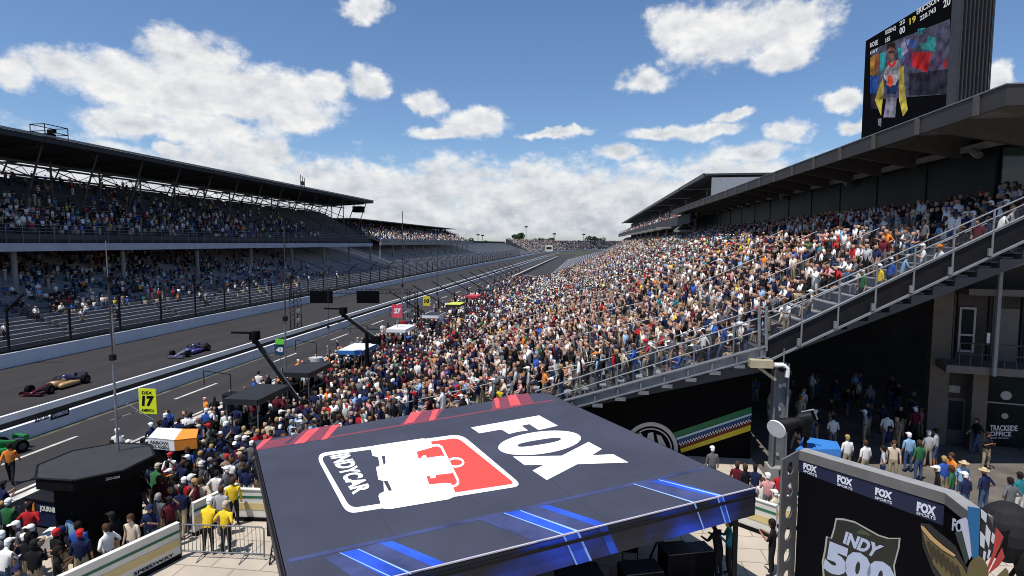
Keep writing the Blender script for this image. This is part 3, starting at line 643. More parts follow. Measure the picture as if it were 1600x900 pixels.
# ------------------------------------------------------------------ big broadcast canopy
CZ = 3.3
CN = thing('broadcast_canopy', 'large dark flat canopy with white lettering, race logo and blue edge beams', 'canopy')
cA, cB, cC, cD = [Vector(PZ(x, y, CZ)) for x, y in ((397, 689), (852, 612), (1181, 762), (456, 941))]
m = MB(); m.prism([cA, cB, cC, cD], (0, 0, -.06)); m.build('roof_sheet', mt_fabric, CN)
for k_ in range(1, 5):
    f_ = k_/5; m = MB(); m.beam(cA.lerp(cB, f_)+Vector((0, 0, .001)), cD.lerp(cC, f_)+Vector((0, 0, .001)), .03, .006); m.build('fabric_seam', flat('seam', (.040, .043, .06)), CN)
# valance with printed blue glow on the near side
vm_ = bpy.data.materials.new('valance_print'); vm_.use_nodes = True; nt = vm_.node_tree; b = nt.nodes['Principled BSDF']; b.inputs['Roughness'].default_value = .6
tcn = nt.nodes.new('ShaderNodeTexCoord'); nn = nt.nodes.new('ShaderNodeTexNoise'); nn.inputs['Scale'].default_value = .55; nn.inputs['Detail'].default_value = 1.5
nt.links.new(tcn.outputs['Object'], nn.inputs['Vector']); rr = nt.nodes.new('ShaderNodeValToRGB'); nt.links.new(nn.outputs[0], rr.inputs[0])
rr.color_ramp.elements[0].position = .44; rr.color_ramp.elements[0].color = (.004, .006, .018, 1); rr.color_ramp.elements[1].position = .66; rr.color_ramp.elements[1].color = (.006, .06, .62, 1); nt.links.new(rr.outputs[0], b.inputs['Base Color'])
vd = flat('valance_dark', (.03, .032, .045))
def vpanel(p, q, mt_, zb=.78):
    m = MB(); m.prism([p, q, q+Vector((0, 0, -zb)), p+Vector((0, 0, -zb))], (q-p).normalized().cross(Vector((0, 0, 1)))*-.02); return m.build('valance', mt_, CN)
vpanel(cD, cC, vm_); vpanel(cC, cB, vd); vpanel(cB, cA, vd); vpanel(cA, cD, vd)
def cp(x, y, o): return Vector(PZ(x, y, CZ+o))
def cz4(x, y): return 400+x/4, 600+y/4
def cz2(x, y): return 400+x/2, 600+y/2
def cquads(name, mt_, quads, o, conv=cz2, parent=None):
    if name.endswith('_beam') and len(quads) > 1:
        for i_, q in enumerate(quads): cquads(name, mt_, [q], o+.0002*i_, conv, parent)
        return
    m = MB()
    for q in quads: m.poly([cp(*conv(x, y), o) for x, y in q])
    return m.build(name, mt_, parent or CN)
def strip(p, q, w0, w1=None):
    w1 = w0 if w1 is None else w1
    return [(p[0], p[1]-w0), (q[0], q[1]-w1), (q[0], q[1]+w1), (p[0], p[1]+w0)]
mb_dk = mat('print_deepblue', (.042, .055, .15), .7, var=.5, scale=.9); mb_bl = mat('print_blue', (.02, .085, .60), .7, var=.5, scale=.9); mb_br = mat('print_paleblue', (.28, .46, .95), .7, var=0)
mr_d = mat('print_darkred', (.20, .045, .07), .7, var=.1); mr_b = mat('print_brightred', (.72, .09, .10), .7, var=.2, scale=2)
cquads('blue_edge_line', mb_dk, [strip((102, 553), (1400, 263), 6, 4)], .005)
cquads('blue_beam', mb_dk, [[(215, 545), (262, 528), (478, 600), (330, 622)], [(315, 517), (400, 492), (575, 566), (485, 596)], [(700, 425), (775, 405), (960, 470), (880, 495)], [(825, 396), (910, 378), (1090, 440), (1005, 462)], [(1180, 312), (1250, 299), (1440, 350), (1368, 371)]], .006)
cquads('blue_beam', mb_bl, [[(262, 527), (320, 515), (482, 592), (415, 610)], [(385, 497), (425, 490), (590, 558), (555, 571)], [(775, 402), (830, 393), (1005, 461), (960, 471)], [(885, 383), (915, 378), (1098, 437), (1070, 446)], [(1230, 304), (1275, 297), (1458, 347), (1436, 352)]], .008)
cquads('pale_beam', mb_br, [strip((262, 527), (425, 604), 1.2, 2.2), strip((318, 515), (484, 592), 1.2, 3), strip((775, 403), (960, 470), 1, 2), strip((825, 395), (1006, 460), 1, 3), strip((1180, 312), (1368, 370), 1, 2), strip((1258, 299), (1452, 349), 1, 2.5)], .010)
cquads('red_edge_line', mr_d, [strip((0, 205), (930, 50), 2.5, 2)], .005)
cquads('red_beam', mr_d, [[(0, 203), (24, 180), (120, 163), (80, 192)], [(100, 190), (150, 143), (270, 123), (225, 170)], [(450, 129), (490, 90), (590, 75), (560, 112)], [(735, 85), (740, 47), (850, 28), (870, 62)]], .006)
cquads('red_beam', mr_b, [[(0, 200), (22, 174), (50, 168), (6, 204)], [(118, 188), (165, 142), (200, 136), (152, 183)], [(203, 175), (236, 130), (262, 126), (220, 172)], [(463, 125), (484, 89), (520, 83), (492, 119)], [(540, 115), (553, 81), (572, 78), (558, 111)], [(750, 76), (744, 44), (757, 42), (763, 73)], [(795, 68), (785, 36), (812, 32), (828, 64)]], .008)
# the valance beams
dvv = (cC-cD).normalized(); nvv = Vector((dvv.y, -dvv.x, 0))
def vp_(x, y, o): return Vector(PP(*cz2(x, y), cC+nvv*o, tuple(nvv)))
for nm, mt_, qs, o in (('valance_beam', mb_bl, [[(960, 472), (1005, 463), (1047, 552), (1003, 565)], [(1072, 449), (1096, 443), (1133, 526), (1108, 533)], [(1440, 353), (1458, 349), (1483, 432), (1466, 437)], [(415, 618), (482, 600), (540, 690), (470, 705)]], .012),
                       ('valance_line', mb_br, [[(958, 472), (963, 471), (1005, 564), (1000, 565)], [(1002, 463), (1009, 461), (1050, 551), (1043, 553)], [(1368, 373), (1373, 372), (1403, 456), (1399, 457)], [(1440, 353), (1444, 352), (1470, 436), (1466, 437)], [(1456, 349), (1459, 348), (1484, 432), (1481, 433)]], .016)):
    for q in qs: m = MB(); m.poly([vp_(x, y, o) for x, y in q]); m.build(nm, mt_, CN)
m = MB(); m.beam(cD+Vector((0, 0, .004)), cC+Vector((0, 0, .004)), .035, .03); m.build('edge_piping', flat('piping', (.5, .48, .56)), CN)
# race logo: (4x pixel coordinates)
def rr_quad(Q, rads, n=6):
    out = []
    for i in range(4):
        p = np.array(Q[i], float); a = np.array(Q[i-1], float)-p; b_ = np.array(Q[(i+1) % 4], float)-p; a /= np.linalg.norm(a); b_ /= np.linalg.norm(b_); r = rads[i]
        s, e = p+a*r, p+b_*r
        for k in range(n+1):
            t = k/n; out.append(tuple((1-t)**2*s+2*t*(1-t)*p+t*t*e))
    return out
Qo = [(368, 436), (1282, 312), (1668, 636), (568, 812)]; Qi = [(402, 452), (1262, 336), (1618, 622), (590, 776)]
ro_, ri_ = rr_quad(Qo, (72, 60, 62, 60)), rr_quad(Qi, (45, 40, 30, 50))
cquads('logo_border', mt_wht, [[ro_[i], ro_[(i+1) % len(ro_)], ri_[(i+1) % len(ri_)], ri_[i]] for i in range(len(ro_))], .006, cz4)
redp = [p for p in ri_ if p[0] > 1000]
def clipx(poly, x0):
    out = []
    for i in range(len(poly)):
        a, b_ = poly[i-1], poly[i]
        if (a[0] >= x0) != (b_[0] >= x0): t = (x0-a[0])/(b_[0]-a[0]); out.append((x0, a[1]+t*(b_[1]-a[1])))
        if b_[0] >= x0: out.append(b_)
    return out
cquads('logo_red_field', mt_red, [clipx(ri_, 990)], .008, cz4)
car_px = [(715, 395), (740, 384), (1040, 340), (1075, 343), (1092, 355), (1103, 385), (1098, 397), (1005, 423), (1014, 462), (1034, 464), (1034, 455), (1042, 452), (1046, 446), (1062, 444), (1068, 462), (1158, 448),
          (1192, 455), (1206, 500), (1228, 556), (1125, 568), (1122, 585), (1092, 590), (1086, 572), (1066, 578), (1082, 628), (1180, 618), (1215, 620), (1232, 640), (1247, 690), (1236, 706), (1205, 720), (835, 782), (795, 778), (783, 762), (765, 700), (772, 685), (800, 672), (796, 606), (765, 598), (750, 520), (773, 510), (764, 458), (728, 448)]
cquads('logo_car', mt_wht, [car_px], .012, cz4)
cquads('logo_car_gap', mt_fabric, [[(785, 449), (806, 449), (810, 492), (798, 508)], [(797, 608), (822, 604), (850, 664), (830, 668)]], .015, cz4)
def thick(pts, w):
    qs = []
    for a, b_ in zip(pts[:-1], pts[1:]):
        a = np.array(a, float); b_ = np.array(b_, float); d_ = (b_-a)/np.linalg.norm(b_-a); n_ = np.array((-d_[1], d_[0]))*w/2; a = a-d_*w*.25; b_ = b_+d_*w*.25; qs.append([tuple(a+n_), tuple(b_+n_), tuple(b_-n_), tuple(a-n_)])
    return qs
el_ = [(1248+48*math.cos(t*math.pi/8), 490+26*math.sin(t*math.pi/8)) for t in range(-6, 7)]
wl = thick([(1095, 385), (1140, 382), (1160, 395), (1262, 600), (1262, 622), (1245, 636), (1215, 640)], 15)+thick(el_, 13)
for i, q in enumerate(wl): cquads('logo_wing_line', mt_wht, [q], .014+.0004*i, cz4) if i == 0 else None
m = MB()
for i, q in enumerate(wl[1:]): m.poly([cp(*cz4(x, y), .0145+.0004*i) for x, y in q])
m.build('logo_wing_line', mt_wht, CN)
m = MB(); maptext(m, 'INDYCAR', *[cp(*cz4(*q), .010) for q in ((458, 450), (606, 692), (583, 430), (724, 660))], bold=.045, shear=.0); m.build('logo_lettering', mt_wht, CN)
def cf(x, y): return 720+x/5.714, 635+y/5.714
F_ = [(90, 188), (700, 80), (868, 172), (725, 205), (690, 208), (612, 158), (542, 172), (600, 214), (510, 226), (430, 246), (362, 206), (165, 240)]
cquads('lettering', mt_wht, [F_], .006, cf)
def ell2(c, a, b_, ang, n=40, sq=1.0): 
    o_ = []
    for i in range(n):
        t = 2*math.pi*i/n; x = a*math.copysign(abs(math.cos(t))**sq, math.cos(t)); y = b_*math.copysign(abs(math.sin(t))**sq, math.sin(t)); o_.append((c[0]+x*math.cos(ang)-y*math.sin(ang), c[1]+x*math.sin(ang)+y*math.cos(ang)))
    return o_
eo = ell2((703, 325), 372, 100, math.radians(-7), 48); ei = ell2((700, 320), 196, 22, math.radians(-9), 48, .75)
cquads('lettering', mt_wht, [[eo[i], eo[(i+1) % 48], ei[(i+1) % 48], ei[i]] for i in range(48)], .006, cf)
X_ = [(465, 447), (900, 440), (1140, 316), (1260, 380), (1170, 436), (1360, 426), (1498, 500), (1040, 516), (768, 657), (640, 572), (740, 522), (570, 524)]
cquads('lettering', mt_wht, [X_], .0062, cf)
# posts, truss below
for p in (cA, cB, cC, cD):
    q = p*.94+(cA+cB+cC+cD)/4*.06; m = MB(); m.beam((q.x, q.y, 0), (q.x, q.y, CZ-.06), .12, .12); m.build('leg', mt_blackm, CN)
m = MB()
for p, q in ((cA, cB), (cB, cC), (cC, cD), (cD, cA)): m.beam(p+Vector((0, 0, -.2)), q+Vector((0, 0, -.2)), .08, .08)
m.beam(cA+Vector((0, 0, -.35)), cC+Vector((0, 0, -.35)), .08, .1); m.beam(cB+Vector((0, 0, -.35)), cD+Vector((0, 0, -.35)), .08, .1); m.build('roof_frame', mt_blackm, CN)
# stage deck under the canopy
c_ = (cA+cB+cC+cD)/4
# ------------------------------------------------------------------ display wall at lower right
DW = thing('display_wall', 'black display wall in a grey frame with sports lettering and race shield', 'display wall')
TZ = 4.0
wa, wb = Vector(PZ(1249, 704, TZ)), Vector(PZ(1477, 771, TZ)); wa.z = wb.z = 0; wd = (wb-wa).normalized(); wn = Vector((wd.y, -wd.x, 0))
if wn.dot(-wa) < 0: wn = -wn
wc = Vector(PZ(1513, 799, TZ)); wc.z = 0
mfr = mat('frame_grey', (.125, .122, .118), .6, .0, var=.1); mfl = mat('frame_top', (.27, .27, .27), .6, var=.1)
def zof(x, y): return PP(x, y, wa, tuple(wn))[2]
zb = zof(1247.8, 717)-.02
m = MB(); m.prism([wa-wd*.0+Vector((0, 0, zb)), wb+Vector((0, 0, zb)), wc+Vector((0, 0, zb)), wc-wn*.1+wd*.42+Vector((0, 0, zb)), wb-wn*.36+wd*.1+Vector((0, 0, zb)), wa-wn*.36+Vector((0, 0, zb))], (0, 0, TZ-zb)); m.build('top_beam', mfr, DW)
m = MB(); m.poly([p+Vector((0, 0, TZ+.004)) for p in (wa, wb, wc, wc-wn*.1+wd*.42, wb-wn*.36+wd*.1, wa-wn*.36)]); m.build('top_plate', mfl, DW)  # top of the beam in lighter grey, sunlight put into the colour
face = flat('screen_dark', (.0035, .0035, .005), rough=.9, spec=.05)
m = MB(); m.prism([wa-wn*.03, wb-wn*.03, wb-wn*.3, wa-wn*.3], (0, 0, zb-.002)); m.build('screen', face, DW)
m = MB(); fd = (wc-wb).normalized(); fn = Vector((fd.y, -fd.x, 0))
if fn.dot(-wb) < 0: fn = -fn
m.prism([wb-fn*.03, wc-fn*.03, wc-fn*.25, wb-fn*.3], (0, 0, zb-.002)); m.build('screen_wing', face, DW)
# perforated end wing at the left
e0 = wa.copy(); e1_ = Vector(PZ(1223, 719, TZ-.05)); e1_.z = 0; wdir = (e1_-e0).normalized(); wlen = min((e1_-e0).length, 1.0)
m = MB(); holes = [.35, 1.0, 1.65, 2.3, 2.95, 3.6]; wn2 = Vector((wdir.y, -wdir.x, 0)); hh = .2
yc = [0]
th = Vector((wn2.x*.05, wn2.y*.05, 0))
def wingpt(u, z): p = e0+wdir*u; return Vector((p.x, p.y, z))
uc = wlen/2; zprev = 0.0
for k, hz in enumerate(holes):
    za, zc = hz-.32, hz+.33
    n = 16; sq = []
    for i in range(n):
        t = 2*math.pi*i/n+math.pi/4; ci = (uc+hh*math.cos(t)*min(1, uc/.25*.8), hz+hh*math.sin(t))
        mx_ = max(abs(math.cos(t)), abs(math.sin(t))); so_ = (uc+uc*math.cos(t)/mx_, hz+.325*math.sin(t)/mx_); sq.append((ci, so_))
    for i in range(n):
        a1, b1 = sq[i]; a2_, b2q = sq[(i+1) % n]
        m.prism([wingpt(*a1), wingpt(*b1), wingpt(*b2q), wingpt(*a2_)], th)
m.prism([wingpt(0, 3.92), wingpt(wlen, 3.92), wingpt(wlen, 3.96), wingpt(0, 4.0)], th); m.prism([wingpt(0, 0), wingpt(wlen, 0), wingpt(wlen, .03), wingpt(0, .03)], th)
m.build('perforated_end_wing', mfr, DW)
def z5(x, y): return 1220+x/4.5, 700+y/4.5
def z6(x, y): return 1400+x/5.625, 740+y/5.625
def wpt(x, y, o, conv=z5): return Vector(PP(*conv(x, y), wa-wn*.03+wn*o, tuple(wn)))
def wing(x, y, o): return Vector(PP(*z6(x, y), wb-fn*.03+fn*o, tuple(fn)))
m = MB(); m.poly([wpt(126, 76, .004), wpt(1150, 405, .004), wpt(1140, 545, .004), wpt(118, 158, .004)]); m.build('navy_band', flat('navyband', (.008, .014, .045)), DW)
m = MB()
for (fo, sps) in (((158, 146, 250, 176, 160, 100, 256, 132), (158, 166, 254, 208, 158, 150, 254, 186)), ((396, 240, 500, 272, 398, 185, 505, 222), (395, 262, 503, 300, 396, 246, 504, 282)), ((662, 328, 778, 366, 665, 275, 785, 312), (660, 356, 780, 398, 662, 338, 782, 376))):
    for tx, q in (('FOX', fo), ('SPORTS', sps)): maptext(m, tx, *[wpt(q[i], q[i+1], .009) for i in (0, 2, 4, 6)], bold=.06 if tx == 'FOX' else .02)
for tx, q in (('FOX', (180, 330, 345, 378, 185, 243, 355, 293)), ('SPORTS', (178, 356, 348, 412, 180, 335, 350, 382))): maptext(m, tx, *[wpt(q[i], q[i+1], .009, z6) for i in (0, 2, 4, 6)], bold=.06 if tx == 'FOX' else .02)
maptext(m, 'FOX', *[wing(*q, .01) for q in ((490, 500), (640, 560), (497, 388), (645, 440))], bold=.05)
m.build('band_lettering', flat('bandwhite', (.62, .65, .74)), DW)
sh_ = [(385, 492), (440, 495), (520, 515), (600, 560), (690, 610), (760, 632), (842, 632), (835, 700), (800, 830), (812, 920), (790, 1030), (640, 1120), (500, 1100), (380, 1010), (295, 900), (288, 800), (305, 720), (318, 618), (350, 632), (372, 560)]
cx_, cy_ = 570, 800
shi = [(cx_+(x-cx_)*.955, cy_+(y-cy_)*.955) for x, y in sh_]
m = MB()
for i in range(len(sh_)): j = (i+1) % len(sh_); m.poly([wpt(*sh_[i], .010), wpt(*sh_[j], .010), wpt(*shi[j], .010), wpt(*shi[i], .010)])
m.build('shield_outline', flat('shieldgrey', (.34, .34, .31)), DW)
m = MB(); m.poly([wpt(x, y, .007) for x, y in sh_]); m.build('shield_field', flat('shielddark', (.016, .018, .014)), DW)
m = MB(); maptext(m, 'INDY', *[wpt(*q, .013) for q in ((436, 668), (668, 775), (458, 586), (726, 692))], bold=.05); maptext(m, '500', *[wpt(*q, .013) for q in ((296, 860), (778, 1050), (330, 646), (815, 838))], bold=.07)
m.build('shield_lettering', flat('shieldwhite', (.38, .44, .58)), DW)
m = MB(); m.poly([wpt(*q, .013) for q in ((530, 600), (560, 570), (610, 590), (640, 620), (590, 612))]); m.build('shield_crest', flat('crest', (.06, .07, .04)), DW)
# cut-out winged emblem standing in front
EM = thing('winged_emblem', 'cut-out emblem of bronze wings and racing flags standing before the display wall', 'emblem')
ep = wb+wn*((wc-wb).dot(wn)+.16)
def ept(x, y, o=0): return Vector(PP(*z6(x, y), ep+wn*o, tuple(wn)))
def epr(name, c, polys, o, th_=.03):
    m = MB()
    for p in polys: m.prism([ept(x, y, o) for x, y in p], wn*-th_)
    return m.build(name, flat('em_'+name, c, rough=.45), EM)
epr('backing', (.012, .012, .014), [[(215, 440), (290, 450), (520, 640), (600, 800), (690, 900), (800, 1400), (620, 1400), (420, 1000), (320, 860), (235, 640)], [(740, 300), (800, 350), (890, 560), (870, 700), (760, 800), (720, 700)]], 0, .04)
epr('bronze_wing', (.11, .085, .032), [[(225, 480), (300, 580), (420, 670), (520, 740), (590, 830), (630, 910), (560, 1040), (480, 1010), (400, 900), (330, 800), (285, 690), (242, 560)]], .03)
epr('wing_edge', (.42, .27, .12), [[(218, 460), (240, 470), (330, 570), (425, 650), (520, 720), (512, 732), (405, 668), (300, 580), (228, 492)]], .05)
m = MB()
for k in range(7):
    a0 = (270+k*42, 590+k*36); m.prism([ept(a0[0], a0[1], .055), ept(a0[0]+24, a0[1]+14, .055), ept(a0[0]+60, a0[1]+150, .055), ept(a0[0]+42, a0[1]+150, .055)], wn*-.01)
m.build('feather_groove', flat('groove', (.03, .025, .015)), EM)
epr('green_flag', (.02, .035, .03), [[(518, 520), (582, 505), (640, 745), (612, 800)]], .03)
epr('white_flag', (.38, .39, .48), [[(555, 405), (610, 388), (640, 435), (668, 712), (645, 758)]], .035)
epr('blue_flag', (.01, .10, .24), [[(628, 290), (735, 308), (738, 420), (722, 745), (668, 742), (650, 560), (632, 420)]], .045)
epr('chequer_white', (.45, .46, .50), [[(745, 315), (798, 360), (792, 435), (748, 385)], [(790, 450), (832, 520), (815, 655), (785, 575)], [(740, 510), (782, 560), (775, 660), (738, 630)], [(845, 520), (880, 560), (855, 620), (835, 590)], [(770, 680), (790, 700), (780, 770), (763, 745)], [(815, 665), (832, 690), (812, 755), (800, 740)]], .03)
epr('red_flag', (.33, .035, .03), [[(878, 475), (942, 560), (908, 650), (803, 870), (798, 832), (852, 690)], [(928, 655), (952, 740), (900, 815), (806, 888)]], .035)
epr('wheel', (.10, .08, .03), [ell2((715, 900), 92, 165, 0, 26)], .06, .05)
epr('bronze_wing', (.11, .085, .032), [[(960, 830), (985, 860), (990, 1000), (840, 1080), (800, 980)]], .03)

# ------------------------------------------------------------------ white barrier boards, steel barrier
mbw = mat('board_white', (.66, .66, .62), .6, var=.08, scale=2); mbg = flat('boardgreen', (.02, .14, .07)); mby = flat('boardyellow', (.62, .50, .24)); mbk = mt_black
def board(p, q, label, text=None, h=1.15, sy=False):
    p = Vector(p); q = Vector(q); t = thing('barrier_wall', label, 'barrier', group='white striped barrier walls')
    d = (q-p).normalized(); n = Vector((d.y, -d.x, 0))
    if n.dot(-p) < 0: n = -n
    L_ = (q-p).length
    def bb(z0, z1, th, mt_, name, o=0.0, u0=0, u1=None):
        u1 = L_ if u1 is None else u1; m = MB(); a = p+d*u0; b_ = p+d*u1
        m.prism([a+n*(th/2+o)+Vector((0, 0, z0)), b_+n*(th/2+o)+Vector((0, 0, z0)), b_+n*(-th/2+o)+Vector((0, 0, z0)), a+n*(-th/2+o)+Vector((0, 0, z0))], (0, 0, z1-z0)); return m.build(name, mt_, t)
    bb(.14, h, .10, mbw, 'panel'); bb(0, .139, .2, mbk, 'base'); bb(h-.30, h-.22, .012, mbg, 'green_stripe', .057); bb(.42, h-.48, .012, mby, 'yellow_stripe', .057)
    bb(h, h+.03, .16, mbw, 'cap')
    if text:
        m = MB(); o = n*.068
        a = p+d*(L_*.62)+o; b_ = p+d*(L_*.94)+o; z0, z1 = .19, .29
        if (proj(a)[0] > proj(b_)[0]): a, b_ = b_, a
        maptext(m, text, a+Vector((0, 0, z0)), b_+Vector((0, 0, z0)), a+Vector((0, 0, z1)), b_+Vector((0, 0, z1))); m.build('lettering', mbk, t)
    return t
g0 = lambda x, y: Vector(PZ(x, y, 0))
board(g0(60, 985), g0(281, 871), 'white barrier wall with green and yellow stripes running up from the bottom edge to the steel barrier', 'SPEEDWAY')
board(g0(303, 838), g0(372, 803), 'short white barrier wall behind the men in yellow shirts')
board(g0(369, 812), g0(470, 815), 'white barrier wall with yellow panel just left of the canopy edge')
board(g0(1130, 812), g0(1212, 842), 'white barrier wall right of the canopy in front of seated spectators')
board(g0(1214, 824), g0(1300, 832), 'white barrier wall glimpsed behind the perforated end of the display wall')
def crowd_barrier(p, q, label):
    p = Vector(p); q = Vector(q); d = (q-p).normalized(); n = Vector((d.y, -d.x, 0)); L_ = (q-p).length; Z = Vector((0, 0, 1))
    t = thing('crowd_barrier', label, 'barrier')
    m = MB(); m.path([p+Z*.1+d*.02, p+Z*1.02, p+d*.08+Z*1.1, q-d*.08+Z*1.1, q+Z*1.02, q+Z*.1-d*.02], .022, 6); m.path([p+Z*.22, q+Z*.22], .018, 6); m.build('frame', mt_steel, t)
    for u in (.25, .75):
        m = MB(); c = p+d*L_*u; m.path([c-n*.3+Z*.02, c+Z*.12, c+n*.3+Z*.02], .02, 6); m.build('foot', mt_steel, t)
    b0 = None; k = int(L_/.13)
    for i in range(1, k):
        c = d*(L_*i/k)
        if b0 is None: m = MB(); m.tube(p+Z*.22, p+Z*1.1, .010, 5); b0 = m.build('bar', mt_steel, t); o = b0
        else: o = b0.copy(); COL.objects.link(o); o.parent = t
        o.location = c
crowd_barrier(g0(283, 871), g0(414, 876), 'galvanised crowd barrier standing in front of the men in yellow shirts')

# ------------------------------------------------------------------ dark round canopy (pit box) with booth
DR = thing('round_canopy', 'black octagonal canopy on a dark booth among the crowd by the pit lane', 'tent')
dc = Vector(PZ(152, 719, 2.9)); dc.z = 0; rd = 1.66
m = MB(); oc = [(dc.x+rd*math.cos(math.pi/8+i*math.pi/4), dc.y+rd*math.sin(math.pi/8+i*math.pi/4)) for i in range(8)]
mdr = mat('drum_fabric', (.030, .031, .034), .8, var=.15, scale=1.5, bump=.1)
m.add([(x, y, 2.9) for x, y in oc]+[(dc.x, dc.y, 3.0)], [(i, (i+1) % 8, 8) for i in range(8)]); m.build('top', mdr, DR)
m = MB()
for i in range(8): a, b_ = oc[i], oc[(i+1) % 8]; m.prism([(a[0], a[1], 2.9), (b_[0], b_[1], 2.9), (b_[0], b_[1], 2.55), (a[0], a[1], 2.55)], ((dc.x-a[0])*.02, (dc.y-a[1])*.02, 0))
m.build('valance', mt_black, DR)
m = MB(); m.path([(x, y, 2.9) for x, y in oc+[oc[0]]], .035, 5); m.build('hoop', mt_blackm, DR)
m = MB(); m.prism([(dc.x+(x-dc.x)*.74, dc.y+(y-dc.y)*.74, 0) for x, y in oc], (0, 0, 2.6)); m.build('booth', mat('booth_dark', (.007, .006, .006), .9, spec=.08), DR)
def fpl(x, y, p0_, n_): return Vector(PP(x, y, p0_, n_))
nz = Vector((-dc.x, -dc.y, 0)).normalized(); fp = dc+nz*1.58
m = MB(); maptext(m, 'ZOOM', *[fpl(x, y, fp, tuple(nz)) for x, y in ((165, 751), (187, 747), (165, 747), (187, 743))]); m.build('valance_lettering', flat('greyprint', (.35, .35, .35)), DR)
BT = thing('equipment_counter', 'navy equipment counter with an orange end and white lettering in front of the round canopy', 'counter')
bl = Vector(PZ(42, 822, 0)); br_ = Vector(PZ(140, 838, 0)); bd = (br_-bl).normalized(); bn = Vector((bd.y, -bd.x, 0)); bn = bn if bn.dot(-bl) > 0 else -bn
def cb(m, u0, u1, z0, z1, n0, n1): P = [bl+bd*u0+bn*n0, bl+bd*u1+bn*n0, bl+bd*u1+bn*n1, bl+bd*u0+bn*n1]; m.prism([(p.x, p.y, z0) for p in P], (0, 0, z1-z0))
BL = (br_-bl).length
m = MB(); cb(m, 0, BL, .1, 1.0, -.7, 0); m.build('cabinet', flat('navycase', (.010, .016, .06)), BT)
m = MB(); cb(m, -.03, BL+.03, 1.0, 1.06, -.75, .04); m.build('worktop', mt_blackm, BT)
m = MB(); cb(m, .02, .45, .25, .9, .005, .03); m.build('orange_panel', flat('orangepanel', (.75, .24, .02)), BT)
m = MB(); cb(m, .1, BL-.1, 1.3, 1.75, -.6, -.5); m.build('upper_panel', flat('navycase', (.010, .016, .06)), BT)
m = MB(); 
for tx, u0, u1, z0, z1, nn_ in (('ARROW', .25, 1.5, 1.45, 1.68, -.49), ('JOURNIE', .7, 1.45, .62, .86, .035)): maptext(m, tx, *[tuple(bl+bd*u+bn*nn_+Vector((0, 0, z))) for u, z in ((u0, z0), (u1, z0), (u0, z1), (u1, z1))], bold=.05)
m.build('lettering', flat('creamprint', (.75, .74, .66)), BT)
m = MB(); c = Vector(PZ(108, 838, .4)); m.box((c.x, c.y, .3), (1.5, .7, .6), .3); wb_ = m.build('supply_box', flat('whitebox', (.62, .62, .60))); tag(wb_, 'white rectangular supply box in front of the navy counter', 'box')
# ------------------------------------------------------------------ pit stall stands along the lane
def stall(x, y, top, kind, label):
    t = thing('timing_stand', label, 'timing stand', (x, y, 0), group='timing stands along the pit lane')
    O = Vector((x, y, 0)); m = MB(); m.box((x, y, 2.55), (1.75, 2.9, .08)); m.build('roof', top, t)
    m = MB(); m.box((x, y, .55), (1.5, 2.8, .9)); m.build('cabinet', mt_black, t)
    m = MB(); m.box((x+.5, y, 1.2), (.2, 2.6, .4)); m.build('monitor_bank', mt_blackm, t)
    for sx in (-.8, .8):
        for sy in (-1.35, 1.35): m = MB(); m.tube((x+sx, y+sy, 0), (x+sx, y+sy, 2.5), .035, 6); m.build('leg', mt_steel, t)
    for sy in (-.9, .9): m = MB(); m.box((x-.35, y+sy, 1.2), (.4, .45, .08)); m.box((x-.15, y+sy, 1.5), (.06, .45, .5)); m.tube((x-.35, y+sy, .95), (x-.35, y+sy, 1.18), .05, 6); m.build('stool', mt_black, t)
    if kind: m = MB(); m.box((x, y-1.48, 2.45), (1.75, .04, .28)); m.box((x+.9, y, 2.45), (.04, 2.9, .28)); m.build('roof_skirt', kind, t)
    return t
mo = flat('stallorange', (.80, .27, .03)); mbl = flat('stallblue', (.03, .16, .42)); mwt = flat('stallwhite', (.78, .79, .80)); mdk = flat('stallblack', (.02, .02, .022))
stall(-16.3, 26.2, mdk, mdk, 'black roofed timing stand behind the man in blue by the pit lane')
stall(-16.6, 31.8, mdk, mdk, 'black roofed timing stand directly below the nearer camera crane')
stall(-16.2, 38.6, mwt, mbl, 'white and blue roofed timing stand between the camera cranes')
stall(-16.3, 48.5, mwt, mwt, 'pale roofed timing stand below the red signboard')
stall(-15.9, 58.0, mdk, mwt, 'timing stand with black roof and white skirt below the yellow signboard')
stall(-16.0, 68.5, flat('stalllime', (.55, .60, .05)), mdk, 'lime roofed timing stand farther up the pit lane')
stall(-16.0, 79.5, flat('stallred', (.5, .03, .05)), flat('stallred', (.5, .03, .05)), 'red roofed timing stand far up the pit lane')
stall(-16.0, 91, mdk, mdk, 'farthest black roofed timing stand up the pit lane')
# long white and orange roof near the round canopy
OR = thing('pit_cart', 'white and orange topped pit cart beside the yellow numbered signboard', 'cart')
q = [Vector(PZ(x, y, 2.0)) for x, y in ((231, 682), (247, 669), (309, 669), (292, 694))]
q = [Vector(PZ(x, y, 2.0)) for x, y in ((231, 684), (246, 668), (285, 670), (272, 688))]; q2 = [Vector(PZ(x, y, 2.0)) for x, y in ((272, 688), (285, 670), (310, 670), (307, 684))]
m = MB(); m.prism(q, (0, 0, -.05)); m.build('white_top', mwt, OR); m = MB(); m.prism(q2, (0, 0, -.05)); m.build('orange_top', mo, OR)
m = MB(); a, b_ = q[0], q[3]; m.prism([a, b_, b_+Vector((0, 0, -.45)), a+Vector((0, 0, -.45))], (0.02, .03, 0)); m.build('white_side', mwt, OR)
m = MB(); a, b_ = q2[0], q2[3]; m.prism([a, b_, b_+Vector((0, 0, -.45)), a+Vector((0, 0, -.45))], (0.02, .03, 0)); m.build('orange_side', mo, OR)
